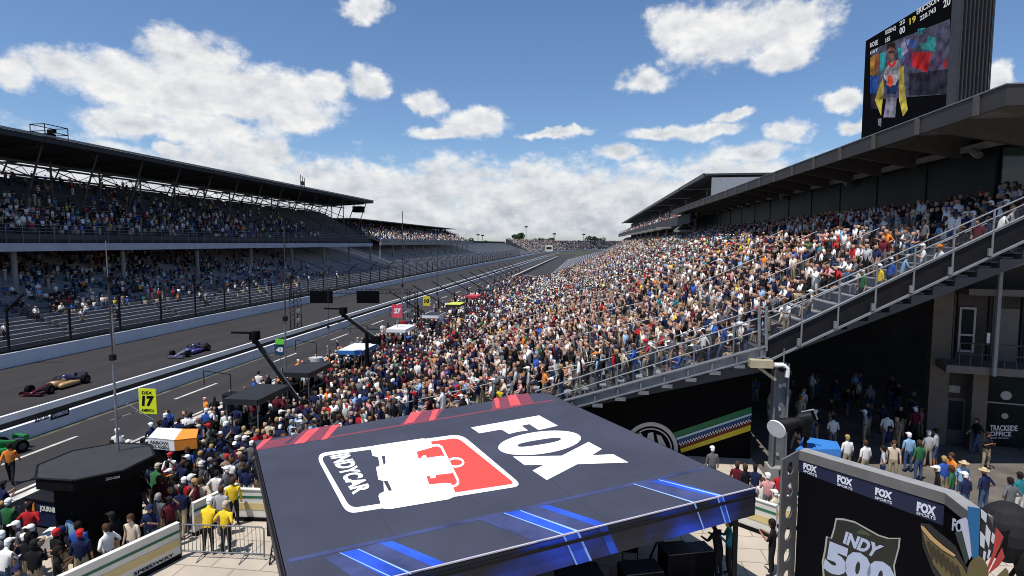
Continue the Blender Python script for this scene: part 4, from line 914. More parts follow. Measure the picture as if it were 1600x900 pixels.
m = MB(); n_ = Vector((0, -.03, 0)); a, b_ = q[0].lerp(q[3], .08)+n_, q[0].lerp(q[3], .8)+n_; Z = Vector((0, 0, 1)); maptext(m, 'ARROW', a-Z*.22, b_-Z*.22, a-Z*.08, b_-Z*.08); maptext(m, 'McLAREN', a-Z*.4, b_-Z*.4, a-Z*.27, b_-Z*.27); m.build('lettering', mbk, OR)
m = MB(); cc_ = (q[0]+q2[2])/2; m.box((cc_.x, cc_.y, .85), (1.6, 1.2, 1.2), .3); m.build('body', mt_black, OR)
for i, (dx, dy) in enumerate(((-.7, -.5), (.7, -.5), (-.7, .5), (.7, .5))): m = MB(); m.tube((cc_.x+dx-.05, cc_.y+dy, .16), (cc_.x+dx+.05, cc_.y+dy, .16), .16, 12); m.build('wheel', mt_black, OR)
# signboards on poles
def sign(x0, y0, x1, y1, dist, col, txt, tcol, label, lines=()):
    """face toward the camera at depth Y=dist"""
    a = PY(x0, y1, dist); b_ = PY(x1, y0, dist); t = thing('signboard', label, 'sign', group='numbered pit signboards'); z0, z1 = a[2], b_[2]; xa, xb = a[0], b_[0]
    m = MB(); m.b2((xa, dist, z0), (xb, dist+.04, z1)); m.build('panel', col, t)
    m = MB(); w = xb-xa; h = z1-z0; maptext(m, txt, (xa+w*.16, dist-.008, z0+h*.30), (xb-w*.16, dist-.008, z0+h*.30), (xa+w*.22, dist-.008, z0+h*.72), (xb-w*.10, dist-.008, z0+h*.72), bold=.06)
    for s_, u0, u1, v0, v1 in lines: maptext(m, s_, (xa+w*u0, dist-.008, z0+h*v0), (xa+w*u1, dist-.008, z0+h*v0), (xa+w*u0, dist-.008, z0+h*v1), (xa+w*u1, dist-.008, z0+h*v1))
    m.build('lettering', tcol, t)
    m = MB(); m.tube(((xa+xb)/2, dist+.07, .2 if z0 < 6 else z0-2), ((xa+xb)/2, dist+.07, z1), .03, 6); m.build('pole', mt_steel, t); return t
mye = flat('signyellow', (.72, .80, .02), rough=.4)
sign(218, 608, 243, 646, 24.5, mye, '17', mbk, 'fluorescent yellow signboard reading 17 above the pit cart', (('DEX', .2, .8, .78, .9), ('AMERICA', .12, .88, .08, .2)))
sign(429, 538, 444, 555, 34, flat('signnavy', (.01, .05, .10)), '43', mwt, 'navy signboard reading 43 with a green cap beside the tall pole')
m = MB(); a = PY(430, 538, 33.97); b_ = PY(443, 530, 33.97); m.b2((a[0], a[1], a[2]), (b_[0], a[1]+.05, b_[2])); gc = m.build('sign_cap', flat('signgreen', (.15, .62, .06))); gc.parent = bpy.data.objects['signboard.001'] if 'signboard.001' in bpy.data.objects else None
sign(613, 476, 628, 496, 48, flat('signred', (.72, .05, .10)), '27', mwt, 'red signboard reading 27 above the pale roofed timing stand')
sign(661, 463, 672, 478, 58, flat('signamber', (.62, .55, .03)), '10', mbk, 'amber yellow signboard reading 10 farther up the pit lane')

# poles and cranes
def pole(pts, r, label, cross=()):
    t = thing('antenna_mast', label, 'mast'); n = len(pts)
    for i in range(n-1): m = MB(); m.tube(pts[i], pts[i+1], r*(1-.28*i), 8); m.build('mast_section', mt_steel if i != 1 else mt_steeld, t)
    for p in pts[1:-1]: m = MB(); m.box(p, (r*4, r*4, r*5)); m.build('clamp', mt_blackm, t)
    return t
b0 = PY(186, 722, 17.0); t0 = PY(165, 376, 17.0)
pm = [Vector(b0), Vector(b0).lerp(Vector(t0), .48), Vector(b0).lerp(Vector(t0), .83), Vector(t0)]
tp = pole(pm, .038, 'tall thin aerial mast rising from the round black canopy')
m = MB(); a = PY(173, 657, 17.0); m.path([PY(173, 657, 17.0), PY(219, 641, 17.3)], .02, 5); m.path([PY(197, 630, 17.1), PY(240, 656, 17.4)], .02, 5); m.path([PY(175, 490, 17.0), PY(178, 540, 17.0)], .03, 5); m.build('cross_arm', mt_steel, tp)
b0 = Vector(PY(447, 640, 32)); t0 = Vector(PY(444, 352, 32)); pole([b0, b0.lerp(t0, .5), t0], .055, 'tall pale pole beside the navy signboard 43')
b0 = Vector(PY(514, 620, 40)); t0 = Vector(PY(512, 400, 40)); pole([b0, b0.lerp(t0, .5), t0], .035, 'thin pole between the two camera cranes')
for (px, yb, yt, Y) in ((629, 560, 330, 55), (683, 540, 375, 62)):
    b0 = Vector(PY(px, yb, Y)); t0 = Vector(PY(px, yt, Y)); pole([b0, b0.lerp(t0, .5), t0], .05, 'dark thin pole %s the red signboard 27' % ('just right of' if px < 650 else 'well to the right of'))
def crane(bx_, by_, tx, ty, Y, label, tail):
    t = thing('camera_crane', label, 'camera crane', group='camera cranes'); b_ = Vector(PY(bx_, by_, Y)); tp_ = Vector(PY(tx, ty, Y)); g = Vector((b_.x, b_.y, 0)); e_ = b_+(b_-tp_).normalized()*tail
    m = MB(); m.beam(e_, tp_, .16, .2); m.build('boom', mt_blackm, t); m = MB(); m.beam(e_+Vector((0, 0, .25)), tp_+Vector((0, 0, .1)), .04, .04); m.build('boom_cable', mt_steel, t)
    m = MB(); m.tube(g, b_, .13, 8); m.build('pedestal', mt_black, t)
    for a_ in (0, 2.1, 4.2): m = MB(); m.tube(g+Vector((0, 0, .5)), g+Vector((.8*math.cos(a_), .8*math.sin(a_), .03)), .05, 6); m.build('leg', mt_black, t)
    m = MB(); m.box(e_, (.5, .4, .5)); m.build('counterweight', mt_black, t)
    m = MB(); m.box(tp_+Vector((0, -.05, .28)), (.36, .5, .45)); m.box(tp_+Vector((-.7, -.05, .42)), (1.3, .14, .10)); m.box(tp_+Vector((0, 0, -.05)), (.2, .3, .2)); m.build('camera_head', mt_black, t)
crane(452, 606, 399, 532, 28.5, 'nearer black camera crane raised over the pit lane by the 43 signboard', 1.2)
crane(573, 520, 537, 492, 36.5, 'farther black camera crane beside the blue and white roof', .8)
# gantry with two screens
GT = thing('scoring_gantry', 'truss gantry over the pits carrying two dark screens', 'gantry')
def truss(m, p, q, w, n, r=.045):
    p = Vector(p); q = Vector(q); d = (q-p).normalized(); a = d.cross(Vector((0, 1, 0))).normalized()*w/2; b_ = Vector((0, w/2, 0)); cs = (a+b_, a-b_, -a-b_, -a+b_)
    for c in cs: m.tube(p+c, q+c, r, 5)
    for i in range(n):
        u, v = p.lerp(q, i/n), p.lerp(q, (i+1)/n)
        for k_ in range(4): m.tube(u+cs[k_], v+cs[(k_+1) % 4], r*.6, 4)
GY = 62; gl = PY(461, 455, GY); gr = PY(644, 455, GY)
for p in (gl, gr): m = MB(); truss(m, (p[0], GY, 0), (p[0], GY, p[2]), .9, 9); m.build('tower', mt_blackm, GT)
m = MB(); truss(m, (gl[0], GY, gl[2]), (gr[0], GY, gr[2]), .5, 26, .03); m.build('crossbeam', mt_blackm, GT)
for x0, x1, yb in ((484, 519, 474), (557, 592, 474)):
    m = MB(); a = PY(x0, 456, GY-.5); b_ = PY(x1, yb, GY-.5); m.b2((a[0], GY-.5, b_[2]), (b_[0], GY-.3, a[2]+.1)); m.build('screen', face, GT)
for px in (467, 639):
    for yy in (486, 501): m = MB(); p = PY(px, yy, GY-.6); m.box(p, (.5, .3, .5)); m.disc((p[0], p[1]-.17, p[2]), .17, 12, (0, 1, 0), th=.03); m.build('light_panel', mt_steel, GT)
# tyre stacks and tool carts in the pit boxes
tyr = thing('tyre_stack', 'x', 'tyre stack', (0, 0, 0), 'tyre stacks in the pit boxes')
for k_ in range(3): m = MB(); m.tube((0, 0, .02+.36*k_), (0, 0, .36+.36*k_), .33, 16); m.build('tyre', mt_black, tyr)
for k_ in range(3): m = MB(); m.disc((0, 0, .37+.36*k_), .19, 12, th=.02); m.build('rim', mt_steeld, tyr)
tcart = thing('tool_cart', 'x', 'tool cart', (0, 0, 0), 'tool carts in the pit boxes')
m = MB(); m.box((0, 0, .62), (.7, 1.3, .9)); m.build('cabinet', mt_blackm, tcart); m = MB(); m.box((0, 0, 1.09), (.74, 1.34, .03)); m.build('worktop', mt_steeld, tcart); m = MB(); m.box((.05, -.3, 1.3), (.3, .5, .4)); m.build('monitor', mt_black, tcart)
for sx in (-.3, .3):
    for sy in (-.55, .55): m = MB(); m.tube((sx-.03, sy, .08), (sx+.03, sy, .08), .08, 8); m.build('castor', mt_black, tcart)
for i, (x_, y_, w_) in enumerate(((-19.3, 23.2, 'beside the pit cart'), (-18.2, 29.0, 'between the two nearest black roofed timing stands'), (-19.2, 35.0, 'behind the nearer camera crane'), (-18.9, 42.2, 'just beyond the blue and white roof'), (-19.1, 45.0, 'before the pale roofed timing stand'), (-19.0, 53.5, 'below the red signboard'))):
    lb = 'stack of three black racing tyres '+w_
    if i == 0: tyr.location = (x_, y_, 0); tyr['label'] = lb
    else: dup(tyr, (x_, y_, 0), lb)
for i, (x_, y_, w_) in enumerate(((-18.4, 24.2, 'beside the white and orange pit cart'), (-19.0, 30.6, 'by the inner pit wall under the nearer crane'), (-18.6, 33.8, 'left of the crane pedestal'), (-18.9, 40.6, 'left of the blue and white roof'), (-18.8, 50.8, 'left of the pale roofed timing stand'), (-18.9, 60.2, 'left of the timing stand below the yellow signboard'))):
    lb = 'black tool cart '+w_
    if i == 0: tcart.location = (x_, y_, 0); tcart['label'] = lb
    else: dup(tcart, (x_, y_, 0), lb)
for i, (x_, y_) in enumerate(((-18.3, 27.0), (-18.3, 36.5), (-17.8, 44.5), (-18.2, 55.0))):
    t = thing('fuel_tank', 'dark raised fuel tank with pipe boom, %s along the pit wall' % ('nearest', 'second', 'third', 'farthest')[i], 'fuel tank', (x_, y_, 0), 'fuel tanks along the pits')
    m = MB(); m.tube((x_, y_, 1.0), (x_, y_, 2.2), .42, 14); m.build('tank', (mt_blackm, flat('tankwhite', (.5, .5, .5)), mt_blackm, flat('tankred', (.3, .02, .02)))[i], t)
    for sx in (-.35, .35):
        for sy in (-.35, .35): m = MB(); m.tube((x_+sx, y_+sy, 0), (x_+sx, y_+sy, 1.1), .03, 5); m.build('leg', mt_steel, t)
    m = MB(); m.path([(x_, y_, 2.2), (x_, y_, 3.2), (x_-1.5, y_, 3.35), (x_-1.5, y_, 2.6)], .025, 5); m.build('hose_boom', mt_blackm, t)
# slanted booms of the farther pit stalls
bpro = None
for i in range(12):
    y = 66+9.5*i
    if bpro is None:
        bpro = thing('pit_boom', 'dark slanted boom arm leaning over the pits, nearest of the receding row', 'boom', (-20, y, 0), group='slanted pit booms'); m = MB(); m.tube((-20, y, 1.1), (-20, y, 2.6), .08, 6); m.build('post', mt_blackm, bpro); m = MB(); m.tube((-19.2, y, 1.6), (-23.6, y, 4.2), .09, 6); m.build('arm', mt_blackm, bpro); o = bpro
    else: o = dup(bpro, (-20, y, 0), 'dark slanted boom arm, %s in the row receding up the pits' % ('', 'second', 'third', 'fourth', 'fifth', 'sixth', 'seventh', 'eighth', 'ninth', 'tenth', 'eleventh', 'twelfth and farthest')[i])
# inner pit fence line and pit counter wall
m = MB(); m.b2((-20.35, 10, 0), (-20.05, 400, .85)); iw = m.build('inner_pit_wall', mt_conc); tag(iw, 'low grey wall between the pit boxes and the timing stands', 'wall')
m = MB(); m.b2((-20.39, 10, .851), (-20.01, 400, .89)); m.build('wall_cap', mt_line, iw)
# column, dome camera and projector under the right stand
CL = thing('steel_column', 'bolted grey steel column under the join of the two seating tiers', 'column'); p = PY(1213, 742, RY0+.3)
m = MB(); zt_ = PY(1213, 566, RY0+.3)[2]
for dx in (-.27, .27): m.b2((p[0]+dx-.03, p[1]-.25, 0), (p[0]+dx+.03, p[1]+.2, zt_))
m.b2((p[0]-.24, p[1]-.02, 0), (p[0]+.24, p[1]+.02, zt_)); m.build('flange_section', mat('column_steel', (.13, .14, .15), .6, var=.2), CL)
for k_ in range(5): m = MB(); m.disc((p[0], p[1]-.05, .9+k_*1.0), .07, 8, (0, 1, 0), th=.06); m.build('bolt', mt_alu, CL)
m = MB(); m.box((p[0], p[1], .2), (.8, .8, .4)); m.build('base_plinth', mt_conc, CL)
DCm = thing('dome_camera', 'white curved camera housing hanging below the stair beam by the steel column', 'camera'); q = Vector(PY(1226, 578, RY0-.15))
m = MB(); m.tube(q+Vector((-.05, 0, .25)), q+Vector((-.05, 0, .9)), .025, 6); m.build('bracket', mt_steel, DCm)
m = MB(); m.path([q+Vector((-.42, 0, .2)), q+Vector((-.05, 0, .2)), q+Vector((.12, 0, .02)), q+Vector((.1, 0, -.3))], .1, 8); m.build('housing', flat('housingwhite', (.8, .8, .78)), DCm)
m = MB(); m.ell((q.x-.1, q.y, q.z+.1), (.16, .16, -.2), z0=0); m.build('dome', mt_black, DCm)
SP = thing('projector_light', 'black spotlight with round white lens pointing left beside the steel column', 'spotlight'); s0 = Vector(PY(1217, 666, 22.5)); s1 = Vector(PY(1264, 655, 22.2))
d_ = (s1-s0).normalized()
m = MB(); m.disc(s0-d_*.16+Vector((0, -.2, 0)), .36, 24, (s0-s1)*.5+Vector((0, -.6, .0)), th=.06); m.build('lens', flat('lenswhite', (.85, .85, .85)), SP)
m = MB(); m.tube(s0+d_*.05, s0+d_*.75, .30, 18, .17); m.build('hood', mt_blackm, SP); m = MB(); m.tube(s0+d_*.75+Vector((0, 0, .1)), s1+Vector((.1, 0, .1)), .22, 12); m.tube(s0+d_*.7, s0+d_*.9, .24, 14); m.build('lamp_body', mt_blackm, SP)
m = MB(); m.box(s1+Vector((-.1, 0, -.35)), (.3, .3, .6)); m.tube(s1+Vector((-.1, 0, -.5)), (s1.x-.1, s1.y, 0), .06, 8); m.build('stand', mt_black, SP)
m = MB(); m.path([s0+d_*.8+Vector((0, 0, .35)), s1+Vector((.15, 0, .38)), s1+Vector((.3, 0, 0))], .03, 6); m.build('handle', mt_steel, SP)
tb = thing('marquee_roof', 'bright blue sloping cover behind the grey frame of the display wall', 'cover'); m = MB(); P = [Vector(PZ(x, y, 2.3)) for x, y in ((1243, 702), (1268, 684), (1308, 690), (1314, 702))]; m.prism(P, (0, 0, -.5)); m.build('cover', flat('coverblue', (.04, .20, .55)), tb)
# black equipment at the lower right
BE = thing('shrouded_camera', 'large black shrouded camera rig right of the winged emblem', 'camera rig'); q = Vector(PZ(1575, 800, 3.4))
m = MB(); m.ell((q.x, q.y, 2.9), (.62, .6, .75), 16, 8, z0=-.95); m.ell((q.x+.55, q.y-.5, 2.4), (.6, .6, .9), 16, 8, z0=-.95); m.build('shroud', mat('shroud_cloth', (.010, .010, .012), .85, var=.3, scale=5, bump=.4), BE)
m = MB(); m.box((q.x-.45, q.y-.35, 3.0), (.5, .4, .35), .4); m.build('camera_body', mt_blackm, BE)
for a_ in (0, 2.1, 4.2): m = MB(); m.tube((q.x+.2, q.y-.2, 2.2), (q.x+.2+.9*math.cos(a_), q.y-.2+.9*math.sin(a_), .02), .05, 6); m.build('leg', mt_blackm, BE)
# equipment under the canopy
def case(x, y, w, d, h, label, red=False, rz=.3):
    t = thing('equipment_case', label, 'case', group=None); p = g0(x, y); m = MB(); m.box((p.x, p.y, h/2+.08), (w, d, h), rz); m.build('body', mt_black, t)
    for sx in (-1, 1):
        for sy in (-1, 1): R = Matrix.Rotation(rz, 3, 'Z') @ Vector((sx*w*.42, sy*d*.4, 0)); m = MB(); m.tube((p.x+R.x-.03, p.y+R.y, .06), (p.x+R.x+.03, p.y+R.y, .06), .06, 8); m.build('castor', mt_blackm, t)
    m = MB(); m.box((p.x, p.y, h+.1), (w*.96, d*.96, .03), rz); m.build('lid', mt_steeld, t)
    if red: m = MB(); m.box((p.x-.1, p.y-d/2-.02, h*.7), (w*.4, .03, h*.4), rz); m.build('red_label', flat('labelred', (.55, .03, .03)), t)
case(1000, 945, 1.1, .7, 1.0, 'black flight case with red label under the canopy edge, leftmost', True)
case(1055, 930, .8, .7, 1.3, 'taller black flight case under the canopy near the tripod', True)
case(1090, 905, .7, .6, .9, 'small black flight case beside the man in the teal jacket')
case(905, 960, 1.2, .8, 1.1, 'black flight case at the bottom edge under the blue valance')
TC = thing('tripod_camera', 'television camera on a tripod under the canopy edge', 'camera'); p = g0(1030, 900)
for a_ in (.3, 2.4, 4.5): m = MB(); m.tube((p.x, p.y, 1.3), (p.x+.5*math.cos(a_), p.y+.5*math.sin(a_), 0), .03, 6); m.build('leg', mt_blackm, TC)
m = MB(); m.box((p.x, p.y, 1.5), (.3, .7, .35), .5); m.tube((p.x-.2, p.y+.3, 1.5), (p.x-.35, p.y+.6, 1.5), .1, 10); m.build('body', mt_blackm, TC)
m = MB(); m.box((p.x+.1, p.y-.3, 1.75), (.25, .05, .18), .5); m.build('viewfinder', flat('labelred', (.55, .03, .03)), TC)
for i, (x, y) in enumerate(((985, 905), (1075, 960))):
    t = thing('folding_chair', ('folding canvas chair under the canopy behind the leftmost flight case', 'folding canvas chair at the bottom edge under the canopy')[i], 'chair'); p = g0(x, y)
    for sx in (-.22, .22): m = MB(); m.path([(p.x+sx, p.y-.2, 0), (p.x+sx, p.y+.2, .5), (p.x+sx, p.y+.25, .95)], .018, 5); m.path([(p.x+sx, p.y+.2, 0), (p.x+sx, p.y-.2, .48)], .018, 5); m.build('frame', mt_blackm, t)
    m = MB(); m.box((p.x, p.y, .47), (.44, .42, .03)); m.build('seat', flat('canvasred', (.35, .02, .02)), t); m = MB(); m.box((p.x, p.y+.24, .82), (.44, .03, .25)); m.build('backrest', mt_black, t)
# wire truss frames left of the canopy
t = thing('lighting_truss', 'black lighting truss lying upright beside the left canopy edge', 'truss'); m = MB(); p = g0(432, 880); truss(m, (p.x, p.y, .05), (p.x-.3, p.y+1.2, 1.6), .3, 6, .025); m.build('truss_frame', mt_blackm, t); m = MB(); m.disc((p.x+.1, p.y-.1, .35), .3, 16, (1, .6, 0), th=.06); m.build('cable_reel', mt_black, t)

# ------------------------------------------------------------------ racing cars
def race_car(x, y, rz, cols, label, loc_z=.01):
    t = thing('racing_car', label, 'racing car', (x, y, loc_z)); t['_o'] = (0, 0, 0)
    c1, c2, c3 = cols
    def B(name, m, mt_, sm=False, par=None): o = m.build(name, mt_, par or t, smooth=sm); return o
    # loft body along local y (nose at -y)
    def loft(sec, n=10):
        m = MB(); vs = []; 
        for (yy, w, z0, z1) in sec:
            for i in range(n):
                a = 2*math.pi*i/n; vs.append((w*math.copysign(abs(math.cos(a))**.7, math.cos(a)), yy, (z0+z1)/2+(z1-z0)/2*math.copysign(abs(math.sin(a))**.7, math.sin(a))))
        fs = []
        for j in range(len(sec)-1):
            for i in range(n): fs.append((j*n+i, j*n+(i+1) % n, (j+1)*n+(i+1) % n, (j+1)*n+i))
        fs += [tuple(range(n)), tuple(range((len(sec)-1)*n, len(sec)*n))]; m.add(vs, fs); return m
    B('nose', loft([(-2.55, .06, .16, .24), (-2.2, .14, .17, .36), (-1.5, .2, .16, .50), (-.7, .27, .12, .62)]), c1, True)
    B('cockpit', loft([(-.7, .27, .12, .62), (-.3, .33, .1, .72), (.45, .34, .1, .74)]), c2, True)
    B('engine_cover', loft([(.45, .30, .12, .96), (.7, .27, .12, 1.0), (1.3, .2, .14, .78), (2.0, .1, .2, .5), (2.35, .07, .25, .42)]), c3, True)
    for s in (-1, 1):
        m = loft([(-.45, .12, .1, .42), (-.2, .24, .08, .5), (.7, .26, .06, .5), (1.5, .14, .06, .36), (1.9, .06, .08, .26)]); m.v = [(v[0]+s*.52, v[1], v[2]) for v in m.v]; B('sidepod', m, c2 if s < 0 else c2, True)
    m = MB(); m.prism([(-.8, -.5, .04), (.8, -.5, .04), (.85, 1.6, .04), (-.85, 1.6, .04)], (0, 0, .03)); B('floor', m, mt_black)
    m = MB(); m.ell((0, -.05, .72), (.26, .42, .3), 12, 6, z0=0); B('aeroscreen', m, glassmat('aero_glass', (.02, .02, .025), .75), True)
    m = MB(); m.ell((0, .12, .72), (.13, .15, .2), 10, 6, z0=-.5); B('helmet', m, mt_wht, True)
    m = MB(); m.box((0, -2.35, .14), (1.7, .42, .03)); m.box((0, -2.2, .22), (1.6, .22, .02)); 
    for s in (-1, 1): m.box((s*.85, -2.3, .2), (.03, .5, .22))
    B('front_wing', m, c1)
    m = MB(); m.box((0, 2.3, .74), (.92, .22, .02)); m.box((0, 2.35, .55), (.9, .14, .02))
    for s in (-1, 1): m.box((s*.46, 2.3, .62), (.02, .3, .3))
    B('rear_wing', m, c3)
    for s in (-1, 1):
        for yy, r, w in ((-1.65, .33, .3), (1.75, .35, .37)):
            m = MB(); m.tube((s*(.82-w/2), yy, r), (s*(.82+w/2), yy, r), r, 20); wh = B('wheel', m, mt_black); m = MB(); m.disc((s*(.825+w/2), yy, r), r*.55, 14, (1, 0, 0), th=.02); B('rim', m, mt_steeld, par=wh)
            m = MB(); m.path([(s*.2, yy+.1, .3), (s*.7, yy, r)], .025, 5); m.path([(s*.2, yy-.25, .42), (s*.7, yy, r)], .02, 5); B('suspension_arm', m, mt_blackm)
    t.rotation_euler = (0, 0, rz); t.scale = (.86,)*3; return t
cm = lambda n, c: mat('carpaint_'+n, c, .3, var=.1, scale=4, spec=.6)
g_ = PZ(91, 607, 0); race_car(g_[0], g_[1], math.radians(4), (cm('maroon', (.06, .010, .018)), cm('gold', (.48, .30, .13)), cm('navy', (.015, .02, .08))), 'maroon, gold and navy racing car speeding along the track, nearest to the left edge')
g_ = PZ(297, 553, 0); race_car(g_[0], g_[1], math.radians(4), (cm('silver', (.16, .17, .26)), cm('violet', (.07, .06, .22)), cm('darkblue', (.02, .02, .08))), 'violet and silver racing car following farther up the track')
g_ = PZ(-42, 722, 0); race_car(g_[0], g_[1], math.radians(-10), (cm('white', (.6, .62, .58)), cm('green', (.02, .22, .04)), cm('green', (.02, .22, .04))), 'green and white racing car stopped in the pit lane at the left edge')

# ------------------------------------------------------------------ trees, tower and masts on the horizon
leafm = [mat('leaf_dark', (.025, .05, .02), .9, var=.3), mat('leaf_mid', (.045, .08, .03), .9, var=.3)]
def tree(px, Y, h, label):
    p = PY(px, 380, Y); x = p[0]; t = thing('tree', label, 'tree', (x, Y, 0), group='trees on the horizon'); m = MB(); m.tube((x, Y, 0), (x, Y, h*.6), h*.04, 7, h*.02); 
    for a_ in (0, 2, 4): m.tube((x, Y, h*.4), (x+h*.2*math.cos(a_), Y+h*.2*math.sin(a_), h*.7), h*.02, 5)
    m.build('trunk', mat('bark', (.06, .045, .03)), t)
    m = MB(); R = random.Random(int(px)); cl = [(R.uniform(-.34, .34)*h, R.uniform(-.3, .3)*h, h*R.uniform(.45, .88), h*R.uniform(.12, .24)) for _ in range(12)]
    for (cx, cy, cz, cr) in cl:
        for _ in range(70):
            u = R.gauss(0, 1), R.gauss(0, 1), R.gauss(0, 1); n = math.sqrt(sum(q*q for q in u))+1e-6; s = cr*R.uniform(.6, 1.05)/n; c = (x+cx+u[0]*s, Y+cy+u[1]*s, cz+u[2]*s*.8); e = h*.05
            a_ = Vector((R.uniform(-1, 1), R.uniform(-1, 1), R.uniform(-1, 1))).normalized()*e; b_ = a_.orthogonal().normalized()*e; c = Vector(c); m.poly([c-a_, c+b_, c+a_, c-b_], R.random() > .5)
    m.build('crown', leafm, t)
for px, Y, h, lb in ((704, 560, 19, 'dark tree touching the far end of the left grandstand roof'), (716, 560, 15, 'rounded tree second from the far end of the left grandstand'), (735, 620, 16, 'low broad tree third from the left grandstand on the horizon'),
                 (757, 700, 13, 'smallest low tree alone in the gap at mid horizon'), (812, 1000, 29, 'tallest isolated round tree on the horizon left of the white tower'), (848, 1000, 19, 'middle tree of the low clump left of the white tower'),
                 (834, 1010, 18, 'left tree of the low clump beside the tallest horizon tree'), (862, 1000, 20, 'right tree of the clump, directly over the white tower'), (924, 1050, 23, 'larger round tree between the white tower and the right grandstand'),
                 (938, 1050, 20, 'tree nearest the far end of the right grandstand'), (908, 1040, 16, 'lowest tree right of the white tower')):
    tree(px, Y, h, lb)
TW = thing('control_tower', 'small white tower at the bend of the outer wall on the horizon', 'tower'); p = PY(858, 385, 560); m = MB(); m.box((p[0], 560, 5), (7, 4, 6)); m.build('cabin', flat('towerwhite', (.75, .72, .6)), TW); m = MB(); m.box((p[0], 557.9, 5.4), (5, .2, 1.8)); m.build('window', mt_black, TW)
for sx in (-3, 3): m = MB(); m.tube((p[0]+sx, 560, 0), (p[0]+sx, 560, 2), .3, 6); m.build('leg', mt_steel, TW)
for i, (px, h) in enumerate(((822, 33), (866, 23), (747, 22), (754, 21), (912, 22))):
    t = thing('lighting_mast', 'distant thin lighting mast on the horizon, '+('by the tallest round tree', 'right of the white tower', 'left one of a close pair', 'right one of a close pair', 'nearest the right grandstand')[i], 'mast', group='distant lighting masts'); p = PY(px, 380, 800); m = MB(); m.tube((p[0], 800, 0), (p[0], 800, h), .35, 5); m.build('pole', mt_steeld, t); m = MB(); m.box((p[0], 800, h), (4.5, 1, 2)); m.build('lamp_rack', mt_steeld, t)

# ------------------------------------------------------------------ people
BONE_SLOT = {}
def skeleton(pose):
    """local joints, facing +Y, origin at the feet (or under the seat).  slots: 0 skin 1 top 2 trousers 3 shoe 4 sleeve 5 calf 6 hair"""
    J = {}; E = []
    def j(n, p, r, par=None, slot=1):
        J[n] = (p, r)
        if par: E.append((par, n, slot))
    sit = pose.startswith('sit'); lean = {'lean': .22, 'sit_lean': .18}.get(pose, .0)
    pz = .52 if sit else .93; py = -.05 if sit else 0
    j('pel', (0, py, pz), (.155, .115)); up = lambda h, y=0: (0, py+y+lean*h, pz+h)
    j('spi', up(.22), (.14, .105), 'pel', 1); j('che', up(.42), (.165, .115), 'spi', 1); j('nk', up(.55), (.058, .058), 'che', 1)
    hx = .02+lean*.15
    j('hd0', up(.61, .02+hx), (.068, .075), 'nk', 0); j('hd1', up(.70, .025+hx), (.078, .095), 'hd0', 0); j('hd2', up(.79, .01+hx), (.066, .078), 'hd1', 6)
    j('nose', up(.69, .118+hx), (.014, .014), 'hd1', 0)
    for s, nm in ((-1, 'l'), (1, 'r')):
        sh = (s*.185, py+lean*.48, pz+.46); j('sh'+nm, sh, (.062, .06), 'che', 1)
        A = {'stand': ((s*.24, -.02, -.27), (s*.25, .06, -.50)), 'phone': ((s*.24, .10, -.24), (s*.10, .30, -.10)), 'cheer': ((s*.30, .04, .20), (s*.26, .08, .44)), 'walk': ((s*.24, s*.12-.03, -.25), (s*.25, s*.24+.05, -.45)),
             'lean': ((s*.24, .12, -.22), (s*.2, .32, -.2)), 'hips': ((s*.34, -.10, -.22), (s*.20, .06, -.36)), 'sit': ((s*.22, .08, -.24), (s*.14, .28, -.32)), 'sit_lean': ((s*.22, .16, -.22), (s*.08, .34, -.16)),
             'shade': ((s*.24, .0, -.25), (s*.25, .05, -.46)) if s < 0 else ((.30, .10, -.02), (.12, .14, .22)), 'sit_up': ((s*.24, .05, -.24), (s*.2, .2, -.36)) if s < 0 else ((.28, .1, .16), (.24, .16, .38))}[pose]
        b = (0, sh[1], sh[2]); e = (A[0][0], b[1]+A[0][1], b[2]+A[0][2]); w = (A[1][0], b[1]+A[1][1], b[2]+A[1][2]); hd = tuple(w[i]+(w[i]-e[i])*.38 for i in range(3))
        j('el'+nm, e, (.045, .045), 'sh'+nm, 1); j('wr'+nm, w, (.03, .03), 'el'+nm, 4); j('ha'+nm, hd, (.034, .026), 'wr'+nm, 0)
        j('hp'+nm, (s*.09, py, pz-.06), (.095, .1), 'pel', 2)
        if sit: kn = (s*.12, .36, .50); an = (s*.12, .36+(.05 if s > 0 else -.03), .09)
        elif pose == 'walk': kn = (s*.10, s*-.14+.04, .50); an = (s*.10, s*-.26, .10)
        else: kn = (s*.115, .02, .50); an = (s*.13, -.02, .09)
        j('kn'+nm, kn, (.066, .068), 'hp'+nm, 2); j('an'+nm, an, (.043, .045), 'kn'+nm, 5); j('to'+nm, (an[0]+s*.02, an[1]+.15, .045), (.042, .035), 'an'+nm, 3)
    return J, E
